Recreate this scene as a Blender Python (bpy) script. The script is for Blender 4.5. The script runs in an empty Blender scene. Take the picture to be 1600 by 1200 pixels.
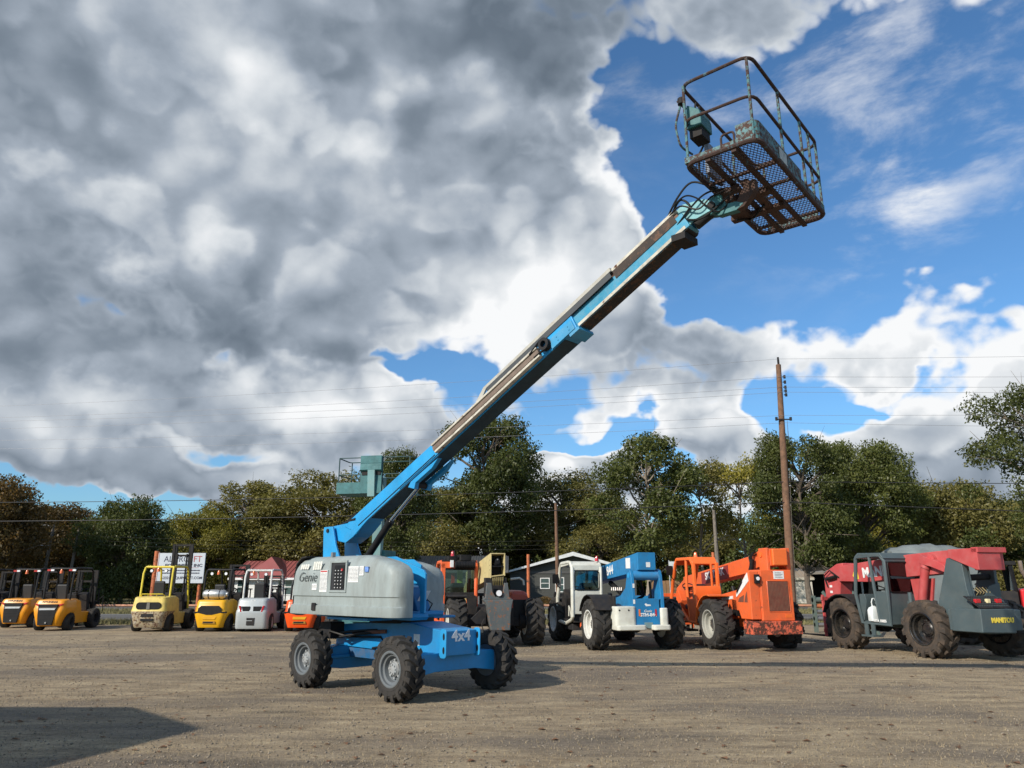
import bpy, bmesh, math, random
import numpy as np
from mathutils import Vector, Matrix
PI = math.pi
SC = bpy.context.scene
COL = SC.collection
# ------------------------------------------------------------------ camera
FPX, PITCH, EYE = 1164.0, math.radians(15.0), 1.6
cd = bpy.data.cameras.new('camera'); cam = bpy.data.objects.new('camera', cd); COL.objects.link(cam)
cd.sensor_width = 36.0; cd.lens = FPX / 1600 * 36; cd.clip_start = 0.05; cd.clip_end = 3000
cam.location = (0, 0, EYE); cam.rotation_euler = (PI / 2 + PITCH, 0, 0); SC.camera = cam
def ray(px, py):                                   # a viewing direction of the photograph
    x = (px - 800) / FPX; u = (600 - py) / FPX
    return Vector((x, math.cos(PITCH) - u * math.sin(PITCH), math.sin(PITCH) + u * math.cos(PITCH)))
# ------------------------------------------------------------------ view
SC.view_settings.view_transform = 'Standard'; SC.view_settings.look = 'None'
SC.view_settings.exposure = 0.3; SC.view_settings.gamma = 1.0; SC.view_settings.use_curve_mapping = False
# ------------------------------------------------------------------ sun
SUND = Vector((-1.22, -1.16, 1.0)).normalized()
sl = bpy.data.lights.new('sun', 'SUN'); sun = bpy.data.objects.new('sun', sl); COL.objects.link(sun)
sl.energy = 4.2; sl.angle = math.radians(0.53); sl.color = (1.0, 0.91, 0.78)
sun.rotation_euler = SUND.to_track_quat('Z', 'Y').to_euler(); sun.location = (-20, -20, 30)
# ------------------------------------------------------------------ sky with clouds
W = bpy.data.worlds.new('World'); SC.world = W; W.use_nodes = True
class NT:
    def __init__(s, nt): s.t = nt; s.n = nt.nodes; s.l = nt.links
    def new(s, ty, **k):
        n = s.n.new(ty)
        for a, b in k.items(): setattr(n, a, b)
        return n
    def put(s, sock, v):
        if v is None: return
        if isinstance(v, bpy.types.NodeSocket): s.l.new(v, sock)
        else: sock.default_value = v
    def math(s, op, a, b=None, c=None, clamp=False):
        n = s.new('ShaderNodeMath', operation=op); n.use_clamp = clamp
        s.put(n.inputs[0], a); s.put(n.inputs[1], b)
        if c is not None: s.put(n.inputs[2], c)
        return n.outputs[0]
    def vec(s, op, a, b=None, out=0):
        n = s.new('ShaderNodeVectorMath', operation=op); s.put(n.inputs[0], a); s.put(n.inputs[1], b); return n.outputs[out]
    def noise(s, v, scale, detail=4, rough=.5, dist=0, ty='FBM'):
        n = s.new('ShaderNodeTexNoise'); s.put(n.inputs['Vector'], v); n.inputs['Scale'].default_value = scale
        n.inputs['Detail'].default_value = detail; n.inputs['Roughness'].default_value = rough; n.inputs['Distortion'].default_value = dist
        return n.outputs['Fac']
    def rng(s, v, a, b, c=0., d=1., smooth=False):
        n = s.new('ShaderNodeMapRange'); n.interpolation_type = 'SMOOTHSTEP' if smooth else 'LINEAR'; n.clamp = True
        s.put(n.inputs[0], v)
        for i, x in enumerate((a, b, c, d)): n.inputs[i + 1].default_value = x
        return n.outputs[0]
    def mix(s, f, a, b, mode='MIX'):
        n = s.new('ShaderNodeMix', data_type='RGBA', blend_type=mode); s.put(n.inputs[0], f); s.put(n.inputs[6], a); s.put(n.inputs[7], b)
        return n.outputs[2]
    def ramp(s, f, stops):
        n = s.new('ShaderNodeValToRGB'); s.put(n.inputs[0], f); e = n.color_ramp.elements
        while len(e) < len(stops): e.new(.5)
        for i, (p, c) in enumerate(stops): e[i].position = p; e[i].color = (*c, 1)
        return n.outputs[0]
def build_sky():
    N = NT(W.node_tree); N.n.clear()
    out = N.new('ShaderNodeOutputWorld'); tc = N.new('ShaderNodeTexCoord'); D = tc.outputs['Generated']
    sky = N.new('ShaderNodeTexSky', sky_type='NISHITA'); sky.sun_disc = False
    sky.sun_elevation = math.asin(SUND.z); sky.sun_rotation = math.atan2(SUND.x, SUND.y)
    sky.air_density = 1.0; sky.dust_density = 0.8; sky.ozone_density = 2.6
    P = N.vec('MULTIPLY', D, (1.0, 1.0, 1.22))
    wob = N.new('ShaderNodeTexNoise'); N.put(wob.inputs['Vector'], P); wob.inputs['Scale'].default_value = 2.3; wob.inputs['Detail'].default_value = 3
    wv = N.vec('MULTIPLY', N.vec('SUBTRACT', wob.outputs['Color'], (.5, .5, .5)), (.07, .07, .07))
    w2 = N.new('ShaderNodeTexNoise'); N.put(w2.inputs['Vector'], P); w2.inputs['Scale'].default_value = 6.5; w2.inputs['Detail'].default_value = 5
    DW = N.vec('ADD', D, N.vec('ADD', wv, N.vec('MULTIPLY', N.vec('SUBTRACT', w2.outputs['Color'], (.5, .5, .5)), (.26, .26, .20))))
    PW = N.vec('ADD', P, wv)
    def blobs(lst, start):
        acc = start
        for px, py, rx, ry, w in lst:
            c = ray(px, py).normalized(); sx = FPX / rx; sz = FPX / ry
            v = N.vec('MULTIPLY', N.vec('SUBTRACT', DW, tuple(c)), (sx, sx * .6, sz))
            L = N.vec('LENGTH', v, out=1)
            acc = N.math('MULTIPLY_ADD', N.rng(L, 1.0, 0.25, 0, 1, True), w, acc)
        return acc
    def puff(v, k):
        acc = -.095
        for sc, w in ((5.0, .95), (10.5, .62), (23., .30), (50., .15))[:k]: q = N.math('SUBTRACT', N.noise(v, sc, 0), .5); acc = N.math('MULTIPLY_ADD', N.math('SQRT', N.math('MULTIPLY_ADD', q, q, .0012)), w, acc)
        return acc
    PS = N.vec('ADD', PW, (-.026, 0, .040)); n1r = N.math('MULTIPLY_ADD', N.noise(PW, 3.6, 4, .55), .70, puff(PW, 3))
    n1 = N.math('MULTIPLY_ADD', N.noise(PW, 3.6, 10, .58), .70, puff(PW, 4))
    n1s = N.math('MULTIPLY_ADD', N.noise(PS, 3.6, 3, .55), .70, puff(PS, 2))
    cover = blobs([(200, 220, 800, 560, .34), (620, 230, 440, 380, .24), (1000, -10, 420, 120, .20), (1540, 130, 220, 170, -.20), (100, 640, 600, 180, .18),
                   (880, 330, 150, 170, .14), (900, 470, 160, 130, .22), (1050, 570, 250, 110, .21), (940, 655, 170, 45, .14), (520, 660, 210, 110, .20),
                   (1390, 560, 220, 52, .17), (1570, 490, 150, 42, .16), (1500, 675, 200, 130, .32), (1150, 705, 150, 65, .40), (860, 745, 170, 50, .46), (1330, 770, 300, 50, .14), (300, 750, 500, 60, .18),
                   (1110, 330, 190, 230, -.34), (1240, 560, 60, 90, -.20), (1400, 330, 260, 130, -.16), (1270, 430, 280, 80, -.26), (1235, 640, 60, 50, -.20), (230, 815, 380, 44, -.34), (430, 720, 80, 24, -.16),
                   (690, 600, 150, 34, -.20), (600, 560, 60, 16, -.12), (960, 720, 90, 24, -.2), (1400, 625, 120, 26, -.18), (1300, 720, 50, 60, -.14), (330, 580, 60, 24, -.16), (820, 640, 60, 30, -.16), (300, 695, 170, 30, -.20), (1010, 705, 120, 34, -.26), (700, 720, 160, 60, -.14), (830, 700, 120, 30, -.20), (1240, 690, 60, 40, -.2), (1320, 650, 80, 40, -.26), (1380, 600, 90, 16, -.16), (980, 190, 80, 130, -.22), (460, 570, 70, 20, -.10)], .0)
    dens = N.math('ADD', n1, cover)
    a = N.rng(dens, .495, .615, 0, 1, True)
    # thin wind-drawn streaks high on the right
    cir = N.noise(N.vec('MULTIPLY', D, (2.2, 2.2, 5.0)), 2.6, 8, .62, .2)
    ca = N.math('MULTIPLY', blobs([(1440, 230, 330, 190, .9), (1420, 370, 130, 80, .8), (1150, 60, 380, 130, .95)], .12), N.rng(cir, .46, .76, 0, .62, True))
    alpha = N.math('MAXIMUM', a, ca)
    n2 = N.noise(P, 1.7, 8, .54)
    relief = N.math('MULTIPLY', N.math('SUBTRACT', n1r, n1s), 1.15)
    lit = blobs([(900, 430, 120, 90, .16), (1500, 640, 220, 120, .26), (500, 640, 170, 90, .36), (1160, 700, 130, 60, .36), (860, 740, 130, 40, .34), (1370, 540, 230, 70, .12), (1550, 490, 150, 50, .22),
                 (750, 160, 150, 110, .20), (320, 90, 200, 150, .20), (360, 250, 200, 130, .14), (480, 250, 170, 110, .20), (20, 280, 60, 40, .2), (210, 340, 120, 60, .12), (60, 660, 300, 90, .20), (920, 290, 70, 80, .25), (250, 360, 160, 60, .10), (620, 500, 160, 60, .10),
                 (940, 660, 170, 60, .18), (100, 300, 120, 70, .10), (1040, 590, 200, 70, -.06), (660, 330, 300, 180, -.22), (100, 100, 260, 200, -.12), (450, 480, 320, 120, -.12), (120, 110, 240, 130, -.10), (540, 60, 200, 90, -.18), (870, 60, 180, 70, -.10), (200, 520, 420, 70, -.16), (330, 560, 260, 60, -.12), (640, 690, 110, 45, -.06), (300, 745, 400, 50, .16), (1330, 770, 300, 60, .2), (1000, 20, 400, 110, -.22), (1450, 735, 130, 36, -.34), (140, 430, 300, 90, -.12), (1050, 620, 200, 40, -.12)], .0)
    thick = N.rng(dens, .55, .80, 0, 1)
    b = N.math('ADD', N.math('MULTIPLY_ADD', n2, 2.5, -.76), relief)
    n3 = N.math('MULTIPLY_ADD', N.noise(N.vec('ADD', PW, (3.1, 1.7, .9)), 3.4, 10, .6), .75, puff(PW, 3))
    b = N.math('MULTIPLY_ADD', N.rng(n3, .50, .575, 0, 1, True), .10, b); b = N.math('MULTIPLY_ADD', N.rng(n3, .575, .70, 0, 1, True), -.12, b); b = N.math('ADD', b, -.05)
    b = N.math('ADD', b, lit); b = N.math('MULTIPLY_ADD', thick, -.46, b); b = N.math('ADD', b, .30)
    colr = N.ramp(b, [(.0, (.112, .143, .182)), (.25, (.172, .21, .258)), (.50, (.295, .34, .40)), (.76, (.53, .565, .60)), (1.0, (.77, .78, .79))])
    b1 = N.new('ShaderNodeBackground'); N.put(b1.inputs[0], N.mix(1, sky.outputs[0], (.66, .99, 1.20, 1), 'MULTIPLY')); b1.inputs[1].default_value = .105
    b2 = N.new('ShaderNodeBackground'); N.put(b2.inputs[0], colr); b2.inputs[1].default_value = 1.0
    m = N.new('ShaderNodeMixShader'); N.put(m.inputs[0], alpha); N.l.new(b1.outputs[0], m.inputs[1]); N.l.new(b2.outputs[0], m.inputs[2])
    N.l.new(m.outputs[0], out.inputs[0])
build_sky()
SC.render.film_transparent = False
try: W.cycles.sampling_method = 'MANUAL'; W.cycles.sample_map_resolution = 1024
except Exception: pass
# ------------------------------------------------------------------ materials
MATS = {}
def mat(name, col, rough=.5, metal=0., var=.12, scale=3., dirt=0., dirtcol=(.16, .12, .08), rust=0., bump=.0, bscale=60., coat=0., streak=False, spec=.5, rustcol=(.13, .05, .022)):
    if name in MATS: return MATS[name]
    m = bpy.data.materials.new(name); m.use_nodes = True; N = NT(m.node_tree)
    bs = N.n['Principled BSDF']; tc = N.new('ShaderNodeTexCoord').outputs['Object']
    n1 = N.noise(tc, scale, 5, .6)
    lo = tuple(c * (1 - var) for c in col) + (1,); hi = tuple(min(1, c * (1 + var)) for c in col) + (1,)
    c = N.mix(N.rng(n1, .3, .7), lo, hi)
    r = None
    if dirt:
        v = N.vec('MULTIPLY', tc, (1, 1, .25)) if streak else tc
        d = N.math('MULTIPLY', N.rng(N.noise(v, scale * 2.3, 8, .68), .42, .78), dirt * 1.6, clamp=True)
        c = N.mix(d, c, (*dirtcol, 1)); r = N.math('MULTIPLY_ADD', d, .35, rough, clamp=True)
    if rust:
        k = N.rng(N.noise(tc, scale * 3.1, 10, .72), .66 - rust * .34, .70 - rust * .30)
        rc = N.mix(N.rng(N.noise(tc, 22, 6, .7), .3, .7), (rustcol[0] * .45, rustcol[1] * .5, rustcol[2] * .6, 1), (*rustcol, 1))
        c = N.mix(k, c, rc); r = N.math('MAXIMUM', N.math('MULTIPLY', k, .85), r if r is not None else rough)
    N.put(bs.inputs['Base Color'], c); N.put(bs.inputs['Roughness'], r if r is not None else rough)
    bs.inputs['Metallic'].default_value = metal; bs.inputs['Specular IOR Level'].default_value = spec
    if coat: bs.inputs['Coat Weight'].default_value = coat; bs.inputs['Coat Roughness'].default_value = .15
    if bump:
        b = N.new('ShaderNodeBump'); b.inputs['Strength'].default_value = bump; b.inputs['Distance'].default_value = .02
        N.put(b.inputs['Height'], N.noise(tc, bscale, 6, .6)); N.put(bs.inputs['Normal'], b.outputs[0])
    MATS[name] = m; return m
def glass(name, col=(.7, .85, .8), alpha_tint=.35, rough=.02):
    if name in MATS: return MATS[name]
    m = bpy.data.materials.new(name); m.use_nodes = True; N = NT(m.node_tree); N.n.clear()
    o = N.new('ShaderNodeOutputMaterial'); g = N.new('ShaderNodeBsdfGlossy'); g.inputs['Roughness'].default_value = rough; g.inputs['Color'].default_value = (.9, .95, 1, 1)
    t = N.new('ShaderNodeBsdfTransparent'); t.inputs['Color'].default_value = (*[c * (1 - alpha_tint) + .0 for c in col], 1)
    f = N.new('ShaderNodeFresnel'); f.inputs['IOR'].default_value = 1.5; mx = N.new('ShaderNodeMixShader')
    N.put(mx.inputs[0], N.math('MULTIPLY_ADD', f.outputs[0], 1.0, .03)); N.l.new(t.outputs[0], mx.inputs[1]); N.l.new(g.outputs[0], mx.inputs[2]); N.l.new(mx.outputs[0], o.inputs[0])
    MATS[name] = m; return m
RUBBER = mat('tyre_rubber', (.020, .019, .018), .82, var=.3, dirt=.28, dirtcol=(.085, .068, .052), bump=.25, bscale=40)
RUBBERM = mat('muddy_tyre_rubber', (.040, .032, .026), .85, var=.3, dirt=.8, dirtcol=(.10, .070, .048), bump=.3, bscale=40)
BLACK = mat('black_paint', (.008, .008, .009), .5, var=.2, dirt=.2, dirtcol=(.04, .035, .03), spec=.25)
BLACKM = mat('dull_black_steel', (.016, .016, .018), .7, var=.3, dirt=.4, dirtcol=(.06, .048, .038), spec=.25)
HOSE = mat('hose_rubber', (.012, .012, .012), .5)
CHROME = mat('chrome_rod', (.6, .6, .6), .18, 1.0, var=.05)
STEEL = mat('bare_steel', (.35, .34, .33), .45, .8, dirt=.3)
DECAL = mat('white_decal', (.72, .73, .72), .5, var=.08, scale=12, dirt=.15)
INK = mat('decal_ink', (.08, .08, .09), .6)
REDLENS = mat('red_lamp_lens', (.45, .015, .02), .15, coat=.6)
AMBER = mat('amber_beacon_lens', (.75, .16, .03), .2, coat=.6)
CLEAR = mat('clear_lamp_lens', (.8, .8, .82), .12, coat=.6)
SEATM = mat('seat_vinyl', (.016, .016, .017), .55, bump=.1)
# ------------------------------------------------------------------ mesh building
def rotz(a): return Matrix.Rotation(a, 4, 'Z')
class MB:
    def __init__(s, M=None): s.v = []; s.f = []; s.m = []; s.mi = 0; s.M = M
    def add(s, vs, fs):
        o = len(s.v)
        for p in vs:
            p = Vector(p); s.v.append(tuple(s.M @ p if s.M else p))
        for f in fs: s.f.append([i + o for i in f]); s.m.append(s.mi)
        return s
    def hexa(s, p):   # 4 bottom ccw, 4 top ccw
        return s.add(p, [(3, 2, 1, 0), (4, 5, 6, 7), (0, 1, 5, 4), (1, 2, 6, 5), (2, 3, 7, 6), (3, 0, 4, 7)])
    def box(s, x0, x1, y0, y1, z0, z1):
        return s.hexa([(x0, y0, z0), (x1, y0, z0), (x1, y1, z0), (x0, y1, z0), (x0, y0, z1), (x1, y0, z1), (x1, y1, z1), (x0, y1, z1)])
    def prism(s, poly, axis, a, b):
        ar = sum(poly[i][0] * poly[(i + 1) % len(poly)][1] - poly[(i + 1) % len(poly)][0] * poly[i][1] for i in range(len(poly)))
        if ar < 0: poly = poly[::-1]
        n = len(poly)
        def P(q, t): return {'x': (t, q[0], q[1]), 'y': (q[0], t, q[1]), 'z': (q[0], q[1], t)}[axis]
        vs = [P(q, a) for q in poly] + [P(q, b) for q in poly]
        flip = (axis == 'y') != (b < a)
        fs = [list(range(n))[::-1], list(range(n, 2 * n))] + [[i, (i + 1) % n, n + (i + 1) % n, n + i] for i in range(n)]
        if flip: fs = [f[::-1] for f in fs]
        return s.add(vs, fs)
    def loft(s, rings, cap=True):   # rings of equal length, counter-clockwise seen from the end they lead to
        n = len(rings[0]); vs = [p for r in rings for p in r]; fs = []
        for k in range(len(rings) - 1):
            for i in range(n): fs.append([k * n + i, k * n + (i + 1) % n, (k + 1) * n + (i + 1) % n, (k + 1) * n + i])
        if cap: fs += [list(range(n))[::-1], [(len(rings) - 1) * n + i for i in range(n)]]
        return s.add(vs, fs)
    def cyl(s, p0, p1, r0, r1=None, n=12, cap=True):
        p0, p1 = Vector(p0), Vector(p1); r1 = r0 if r1 is None else r1
        d = (p1 - p0).normalized(); u = d.orthogonal().normalized(); w = d.cross(u)
        R = lambda c, r: [tuple(c + (u * math.cos(2 * PI * i / n) + w * math.sin(2 * PI * i / n)) * r) for i in range(n)]
        return s.loft([R(p0, r0), R(p1, r1)], cap)
    def lathe(s, prof, p0, d, n=32, closed=False):   # prof: (radius, along)
        p0, d = Vector(p0), Vector(d).normalized(); u = d.orthogonal().normalized(); w = d.cross(u)
        rings = [[tuple(p0 + d * h + (u * math.cos(2 * PI * i / n) + w * math.sin(2 * PI * i / n)) * max(r, .0005)) for i in range(n)] for r, h in prof]
        if closed: rings.append(rings[0])
        return s.loft(rings, False)
    def tube(s, pts, r, n=8, closed=False, flat=None):
        pts = [Vector(p) for p in pts]; m = len(pts); rings = []; u = None
        for i in range(m):
            a = pts[i - 1] if (i > 0 or closed) else pts[i]; b = pts[(i + 1) % m] if (i < m - 1 or closed) else pts[i]
            t = (b - a).normalized()
            if u is None: u = t.orthogonal().normalized() if flat is None else (Vector(flat) - t * t.dot(Vector(flat))).normalized()
            u = (u - t * u.dot(t)).normalized(); w = t.cross(u)
            rr = r[i] if isinstance(r, (list, tuple)) else r
            rings.append([tuple(pts[i] + (u * math.cos(2 * PI * k / n) + w * math.sin(2 * PI * k / n)) * rr) for k in range(n)])
        if closed:
            o = len(rings); vs = [p for q in rings for p in q]; fs = []
            for k in range(o):
                for i in range(n): fs.append([k * n + i, k * n + (i + 1) % n, ((k + 1) % o) * n + (i + 1) % n, ((k + 1) % o) * n + i])
            return s.add(vs, fs)
        return s.loft(rings)
    def bar(s, p0, p1, w, h, up=(0, 0, 1)):   # rectangular bar, w across, h along up
        p0, p1 = Vector(p0), Vector(p1); d = (p1 - p0).normalized(); up = Vector(up); a = d.cross(up)
        if a.length < 1e-4: a = d.orthogonal()
        a.normalize(); b = a.cross(d).normalized()
        q = [(-1, -1), (1, -1), (1, 1), (-1, 1)]
        R = lambda c: [tuple(c + a * (w / 2 * i) + b * (h / 2 * j)) for i, j in q]
        return s.loft([R(p0), R(p1)][::1])
    def rbox(s, x0, x1, y0, y1, z0, z1, r, axis='z', seg=3):
        pl = rrect(*((x0, x1, y0, y1) if axis == 'z' else (y0, y1, z0, z1) if axis == 'x' else (x0, x1, z0, z1)), r, seg)
        return s.prism(pl, axis, *((z0, z1) if axis == 'z' else (x0, x1) if axis == 'x' else (y0, y1)))
    def mesh(s, name, mats, sharp=38):
        me = bpy.data.meshes.new(name); me.from_pydata(s.v, [], s.f); me.validate(clean_customdata=False)
        for m in (mats if isinstance(mats, (list, tuple)) else [mats]): me.materials.append(m)
        if len(me.polygons) == len(s.m): me.polygons.foreach_set('material_index', s.m)
        me.shade_smooth(); me.set_sharp_from_angle(angle=math.radians(sharp)); me.update(); return me
    def build(s, name, mats, parent=None, bev=0, sharp=38, seg=2):
        o = bpy.data.objects.new(name, s.mesh(name, mats, sharp)); COL.objects.link(o); o.parent = parent
        if bev:
            b = o.modifiers.new('bevel', 'BEVEL'); b.width = bev; b.segments = seg; b.limit_method = 'ANGLE'; b.angle_limit = math.radians(40); b.harden_normals = True
        return o
def rrect(a0, a1, b0, b1, r, seg=3):
    P = []
    rs = r if isinstance(r, (list, tuple)) else (r,) * 4
    for (cx, cy, a), q in zip(((a1 - rs[0], b0 + rs[0], -90), (a1 - rs[1], b1 - rs[1], 0), (a0 + rs[2], b1 - rs[2], 90), (a0 + rs[3], b0 + rs[3], 180)), rs):
        for k in range(seg + 1):
            t = math.radians(a + 90 * k / seg); P.append((cx + q * math.cos(t), cy + q * math.sin(t)))
            if q == 0: break
    return P
def ellipse(cx, cy, rx, ry, n=16): return [(cx + rx * math.cos(2 * PI * i / n), cy + ry * math.sin(2 * PI * i / n)) for i in range(n)]
def tag(o, label=None, cat=None, group=None, kind=None):
    if label: o['label'] = label
    if cat: o['category'] = cat
    if group: o['group'] = group
    if kind: o['kind'] = kind
    return o
def empty(name, loc=(0, 0, 0), rz=0., parent=None):
    o = bpy.data.objects.new(name, None); COL.objects.link(o); o.location = loc; o.rotation_euler = (0, 0, rz); o.parent = parent; o.empty_display_size = .3; return o
def thing(name, label, cat, loc=(0, 0, 0), rz=0., group=None): return tag(empty(name, loc, rz), label, cat, group)
def copy_tree(o, parent=None):
    c = o.copy(); COL.objects.link(c)
    if parent is not None: c.parent = parent; c.matrix_parent_inverse = o.matrix_parent_inverse.copy()
    for ch in [x for x in o.children]: copy_tree(ch, c)
    return c
DG = [None]
def text(parent, s, size, m, loc, xd=(1, 0, 0), up=(0, 0, 1), name='lettering', shear=0., wide=1., ext=.004, bold=0., align='CENTER'):
    cu = bpy.data.curves.new(name, 'FONT'); cu.body = s; cu.size = size; cu.extrude = ext; cu.align_x = align; cu.align_y = 'CENTER'; cu.shear = shear; cu.offset = bold; cu.resolution_u = 3
    t = bpy.data.objects.new('t', cu); COL.objects.link(t)
    me = bpy.data.meshes.new_from_object(t.evaluated_get(bpy.context.evaluated_depsgraph_get())); bpy.data.objects.remove(t); bpy.data.curves.remove(cu)
    me.name = name; xd, up = Vector(xd).normalized(), Vector(up).normalized(); z = xd.cross(up)
    M = Matrix.Identity(4)
    for i in range(3): M[i][0] = xd[i] * wide; M[i][1] = up[i]; M[i][2] = z[i]; M[i][3] = loc[i]
    me.transform(M); me.materials.clear(); me.materials.append(m)
    o = bpy.data.objects.new(name, me); COL.objects.link(o); o.parent = parent; return o
def np_mesh(name, V, F, m, parent=None):
    me = bpy.data.meshes.new(name); k = F.shape[1]
    me.vertices.add(len(V)); me.vertices.foreach_set('co', V.astype(np.float32).ravel())
    me.loops.add(F.size); me.loops.foreach_set('vertex_index', F.astype(np.int32).ravel())
    me.polygons.add(len(F)); me.polygons.foreach_set('loop_start', np.arange(0, F.size, k, dtype=np.int32)); me.polygons.foreach_set('loop_total', np.full(len(F), k, dtype=np.int32))
    me.update(calc_edges=True); me.materials.append(m)
    o = bpy.data.objects.new(name, me); COL.objects.link(o); o.parent = parent; return o
# ================================================================== GROUND
def ground_mat(name, kind):
    m = bpy.data.materials.new(name); m.use_nodes = True; N = NT(m.node_tree); bs = N.n['Principled BSDF']
    tc = N.new('ShaderNodeTexCoord').outputs['Object']
    if kind == 'yard':
        big = N.noise(N.vec('MULTIPLY', tc, (.35, 1.0, 1)), .55, 6, .6, .4)
        med = N.noise(N.vec('MULTIPLY', tc, (.5, 1.5, 1)), 2.6, 7, .65)
        fine = N.noise(N.vec('MULTIPLY', tc, (.8, 1, 1)), 21, 8, .85); grit = N.noise(tc, 95, 3, .7)
        c = N.mix(N.rng(med, .36, .64), (.245, .192, .132, 1), (.435, .35, .235, 1))
        c = N.mix(N.rng(big, .46, .60), c, (.215, .178, .138, 1))
        c = N.mix(N.math('MULTIPLY', N.rng(N.noise(tc, 1.1, 6, .7, .8), .60, .72), .55), c, (.27, .15, .075, 1))
        c = N.mix(N.math('MULTIPLY', N.rng(N.noise(N.vec('MULTIPLY', tc, (.25, 1, 1)), .9, 5, .6), .60, .72), .6), c, (.085, .078, .066, 1))
        c = N.mix(N.rng(fine, .28, .72), N.mix(1, c, (.42, .42, .43, 1), 'MULTIPLY'), N.mix(1, c, (1.55, 1.53, 1.48, 1), 'MULTIPLY'))
        st = N.noise(N.vec('MULTIPLY', tc, (.35, 1.3, 1)), 2.6, 8, .75); c = N.mix(N.rng(st, .34, .66), N.mix(1, c, (.78, .78, .79, 1), 'MULTIPLY'), N.mix(1, c, (1.14, 1.14, 1.12, 1), 'MULTIPLY'))
        c = N.mix(N.rng(grit, .64, .72), c, (.42, .37, .29, 1)); c = N.mix(N.rng(grit, .34, .26), c, (.06, .05, .04, 1))
        h = N.math('ADD', N.math('MULTIPLY', fine, .8), N.math('MULTIPLY', grit, .35)); bd, bstr = .03, .9
    elif kind == 'asphalt':
        fine = N.noise(tc, 60, 4, .7); big = N.noise(N.vec('MULTIPLY', tc, (.08, 1, 1)), .8, 5, .6)
        c = N.mix(N.rng(big, .35, .65), (.085, .083, .082, 1), (.125, .122, .118, 1)); c = N.mix(N.math('MULTIPLY', N.rng(fine, .3, .7), .4), c, (.17, .165, .155, 1)); h = fine; bd, bstr = .01, .4
    elif kind == 'line':
        c = N.mix(N.rng(N.noise(tc, 9, 8, .7), .52, .7), (.62, .62, .58, 1), (.22, .21, .2, 1)); h = N.noise(tc, 60, 3); bd, bstr = .005, .2
    else:
        big = N.noise(tc, .35, 6, .65, .5); fine = N.noise(tc, 14, 7, .8)
        c = N.mix(N.rng(big, .40, .62), (.115, .112, .045, 1), (.24, .195, .105, 1))
        c = N.mix(N.rng(fine, .3, .7), N.mix(1, c, (.5, .5, .5, 1), 'MULTIPLY'), N.mix(1, c, (1.3, 1.3, 1.3, 1), 'MULTIPLY')); h = fine; bd, bstr = .06, .8
    N.put(bs.inputs['Base Color'], c); bs.inputs['Roughness'].default_value = .95; bs.inputs['Specular IOR Level'].default_value = .15
    b = N.new('ShaderNodeBump'); b.inputs['Strength'].default_value = bstr; b.inputs['Distance'].default_value = bd; N.put(b.inputs['Height'], h); N.put(bs.inputs['Normal'], b.outputs[0])
    return m
YARD, ASPH, LINE, GRASSM = (ground_mat(a, b) for a, b in (('yard_dirt', 'yard'), ('road_asphalt', 'asphalt'), ('road_paint', 'line'), ('verge_grass', 'grass')))
def sheet(name, x0, x1, y0, y1, z, m):
    b = MB(); b.add([(x0, y0, z), (x1, y0, z), (x1, y1, z), (x0, y1, z)], [(0, 1, 2, 3)]); return tag(b.build(name, m), kind='structure')
sheet('ground', -1500, 1500, -300, 2500, -.004, GRASSM)
sheet('yard', -90, 90, -60, 31.6, 0, YARD)
sheet('road', -400, 400, 34.4, 42.4, .0, ASPH); sheet('road', -400, 400, 49.5, 57.5, .0, ASPH)
for y in (34.75, 41.9, 49.9, 57.0): sheet('road_marking', -400, 400, y, y + .16, .004, LINE)
b = MB()
for k in range(-30, 31): b.add([(k * 12., 38.3, .004), (k * 12. + 3, 38.3, .004), (k * 12. + 3, 38.42, .004), (k * 12., 38.42, .004)], [(0, 1, 2, 3)]); b.add([(k * 12. + 2, 53.5, .004), (k * 12. + 5, 53.5, .004), (k * 12. + 5, 53.62, .004), (k * 12. + 2, 53.62, .004)], [(0, 1, 2, 3)])
tag(b.build('road_marking', LINE), kind='structure')
rs = np.random.RandomState(5)
def in_view(n, y0, y1, p=1.0):
    y = y0 + (y1 - y0) * rs.rand(n) ** p; x = (rs.rand(n) * 2 - 1) * (y * .74 + .6); return x, y
def stones():
    n = 42000; x, y = in_view(n, 6.3, 24, 1.5); r = .0035 + .010 * rs.rand(n) ** 4; r *= (1 + .03 * y)
    base = np.array([[1, 0, 0], [0, 1, 0], [-1, 0, 0], [0, -1, 0], [0, 0, .7], [0, 0, -.5]], float)
    V = base[None] * r[:, None, None] * (.65 + .7 * rs.rand(n, 6, 1)); a = rs.rand(n) * 6.28; c, s = np.cos(a), np.sin(a)
    X = V[..., 0] * c[:, None] - V[..., 1] * s[:, None] + x[:, None]; Y = V[..., 0] * s[:, None] + V[..., 1] * c[:, None] + y[:, None]
    V = np.stack([X, Y, V[..., 2] + r[:, None] * .25], -1).reshape(-1, 3)
    F = np.array([[0, 1, 4], [1, 2, 4], [2, 3, 4], [3, 0, 4], [1, 0, 5], [2, 1, 5], [3, 2, 5], [0, 3, 5]]); F = (F[None] + np.arange(n)[:, None, None] * 6).reshape(-1, 3)
    tag(np_mesh('gravel', V, F, mat('gravel_stone', (.22, .185, .14), .9, var=.75, scale=14)), 'small grey and tan gravel stones scattered over the yard', 'gravel', kind='stuff')
stones()
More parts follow.
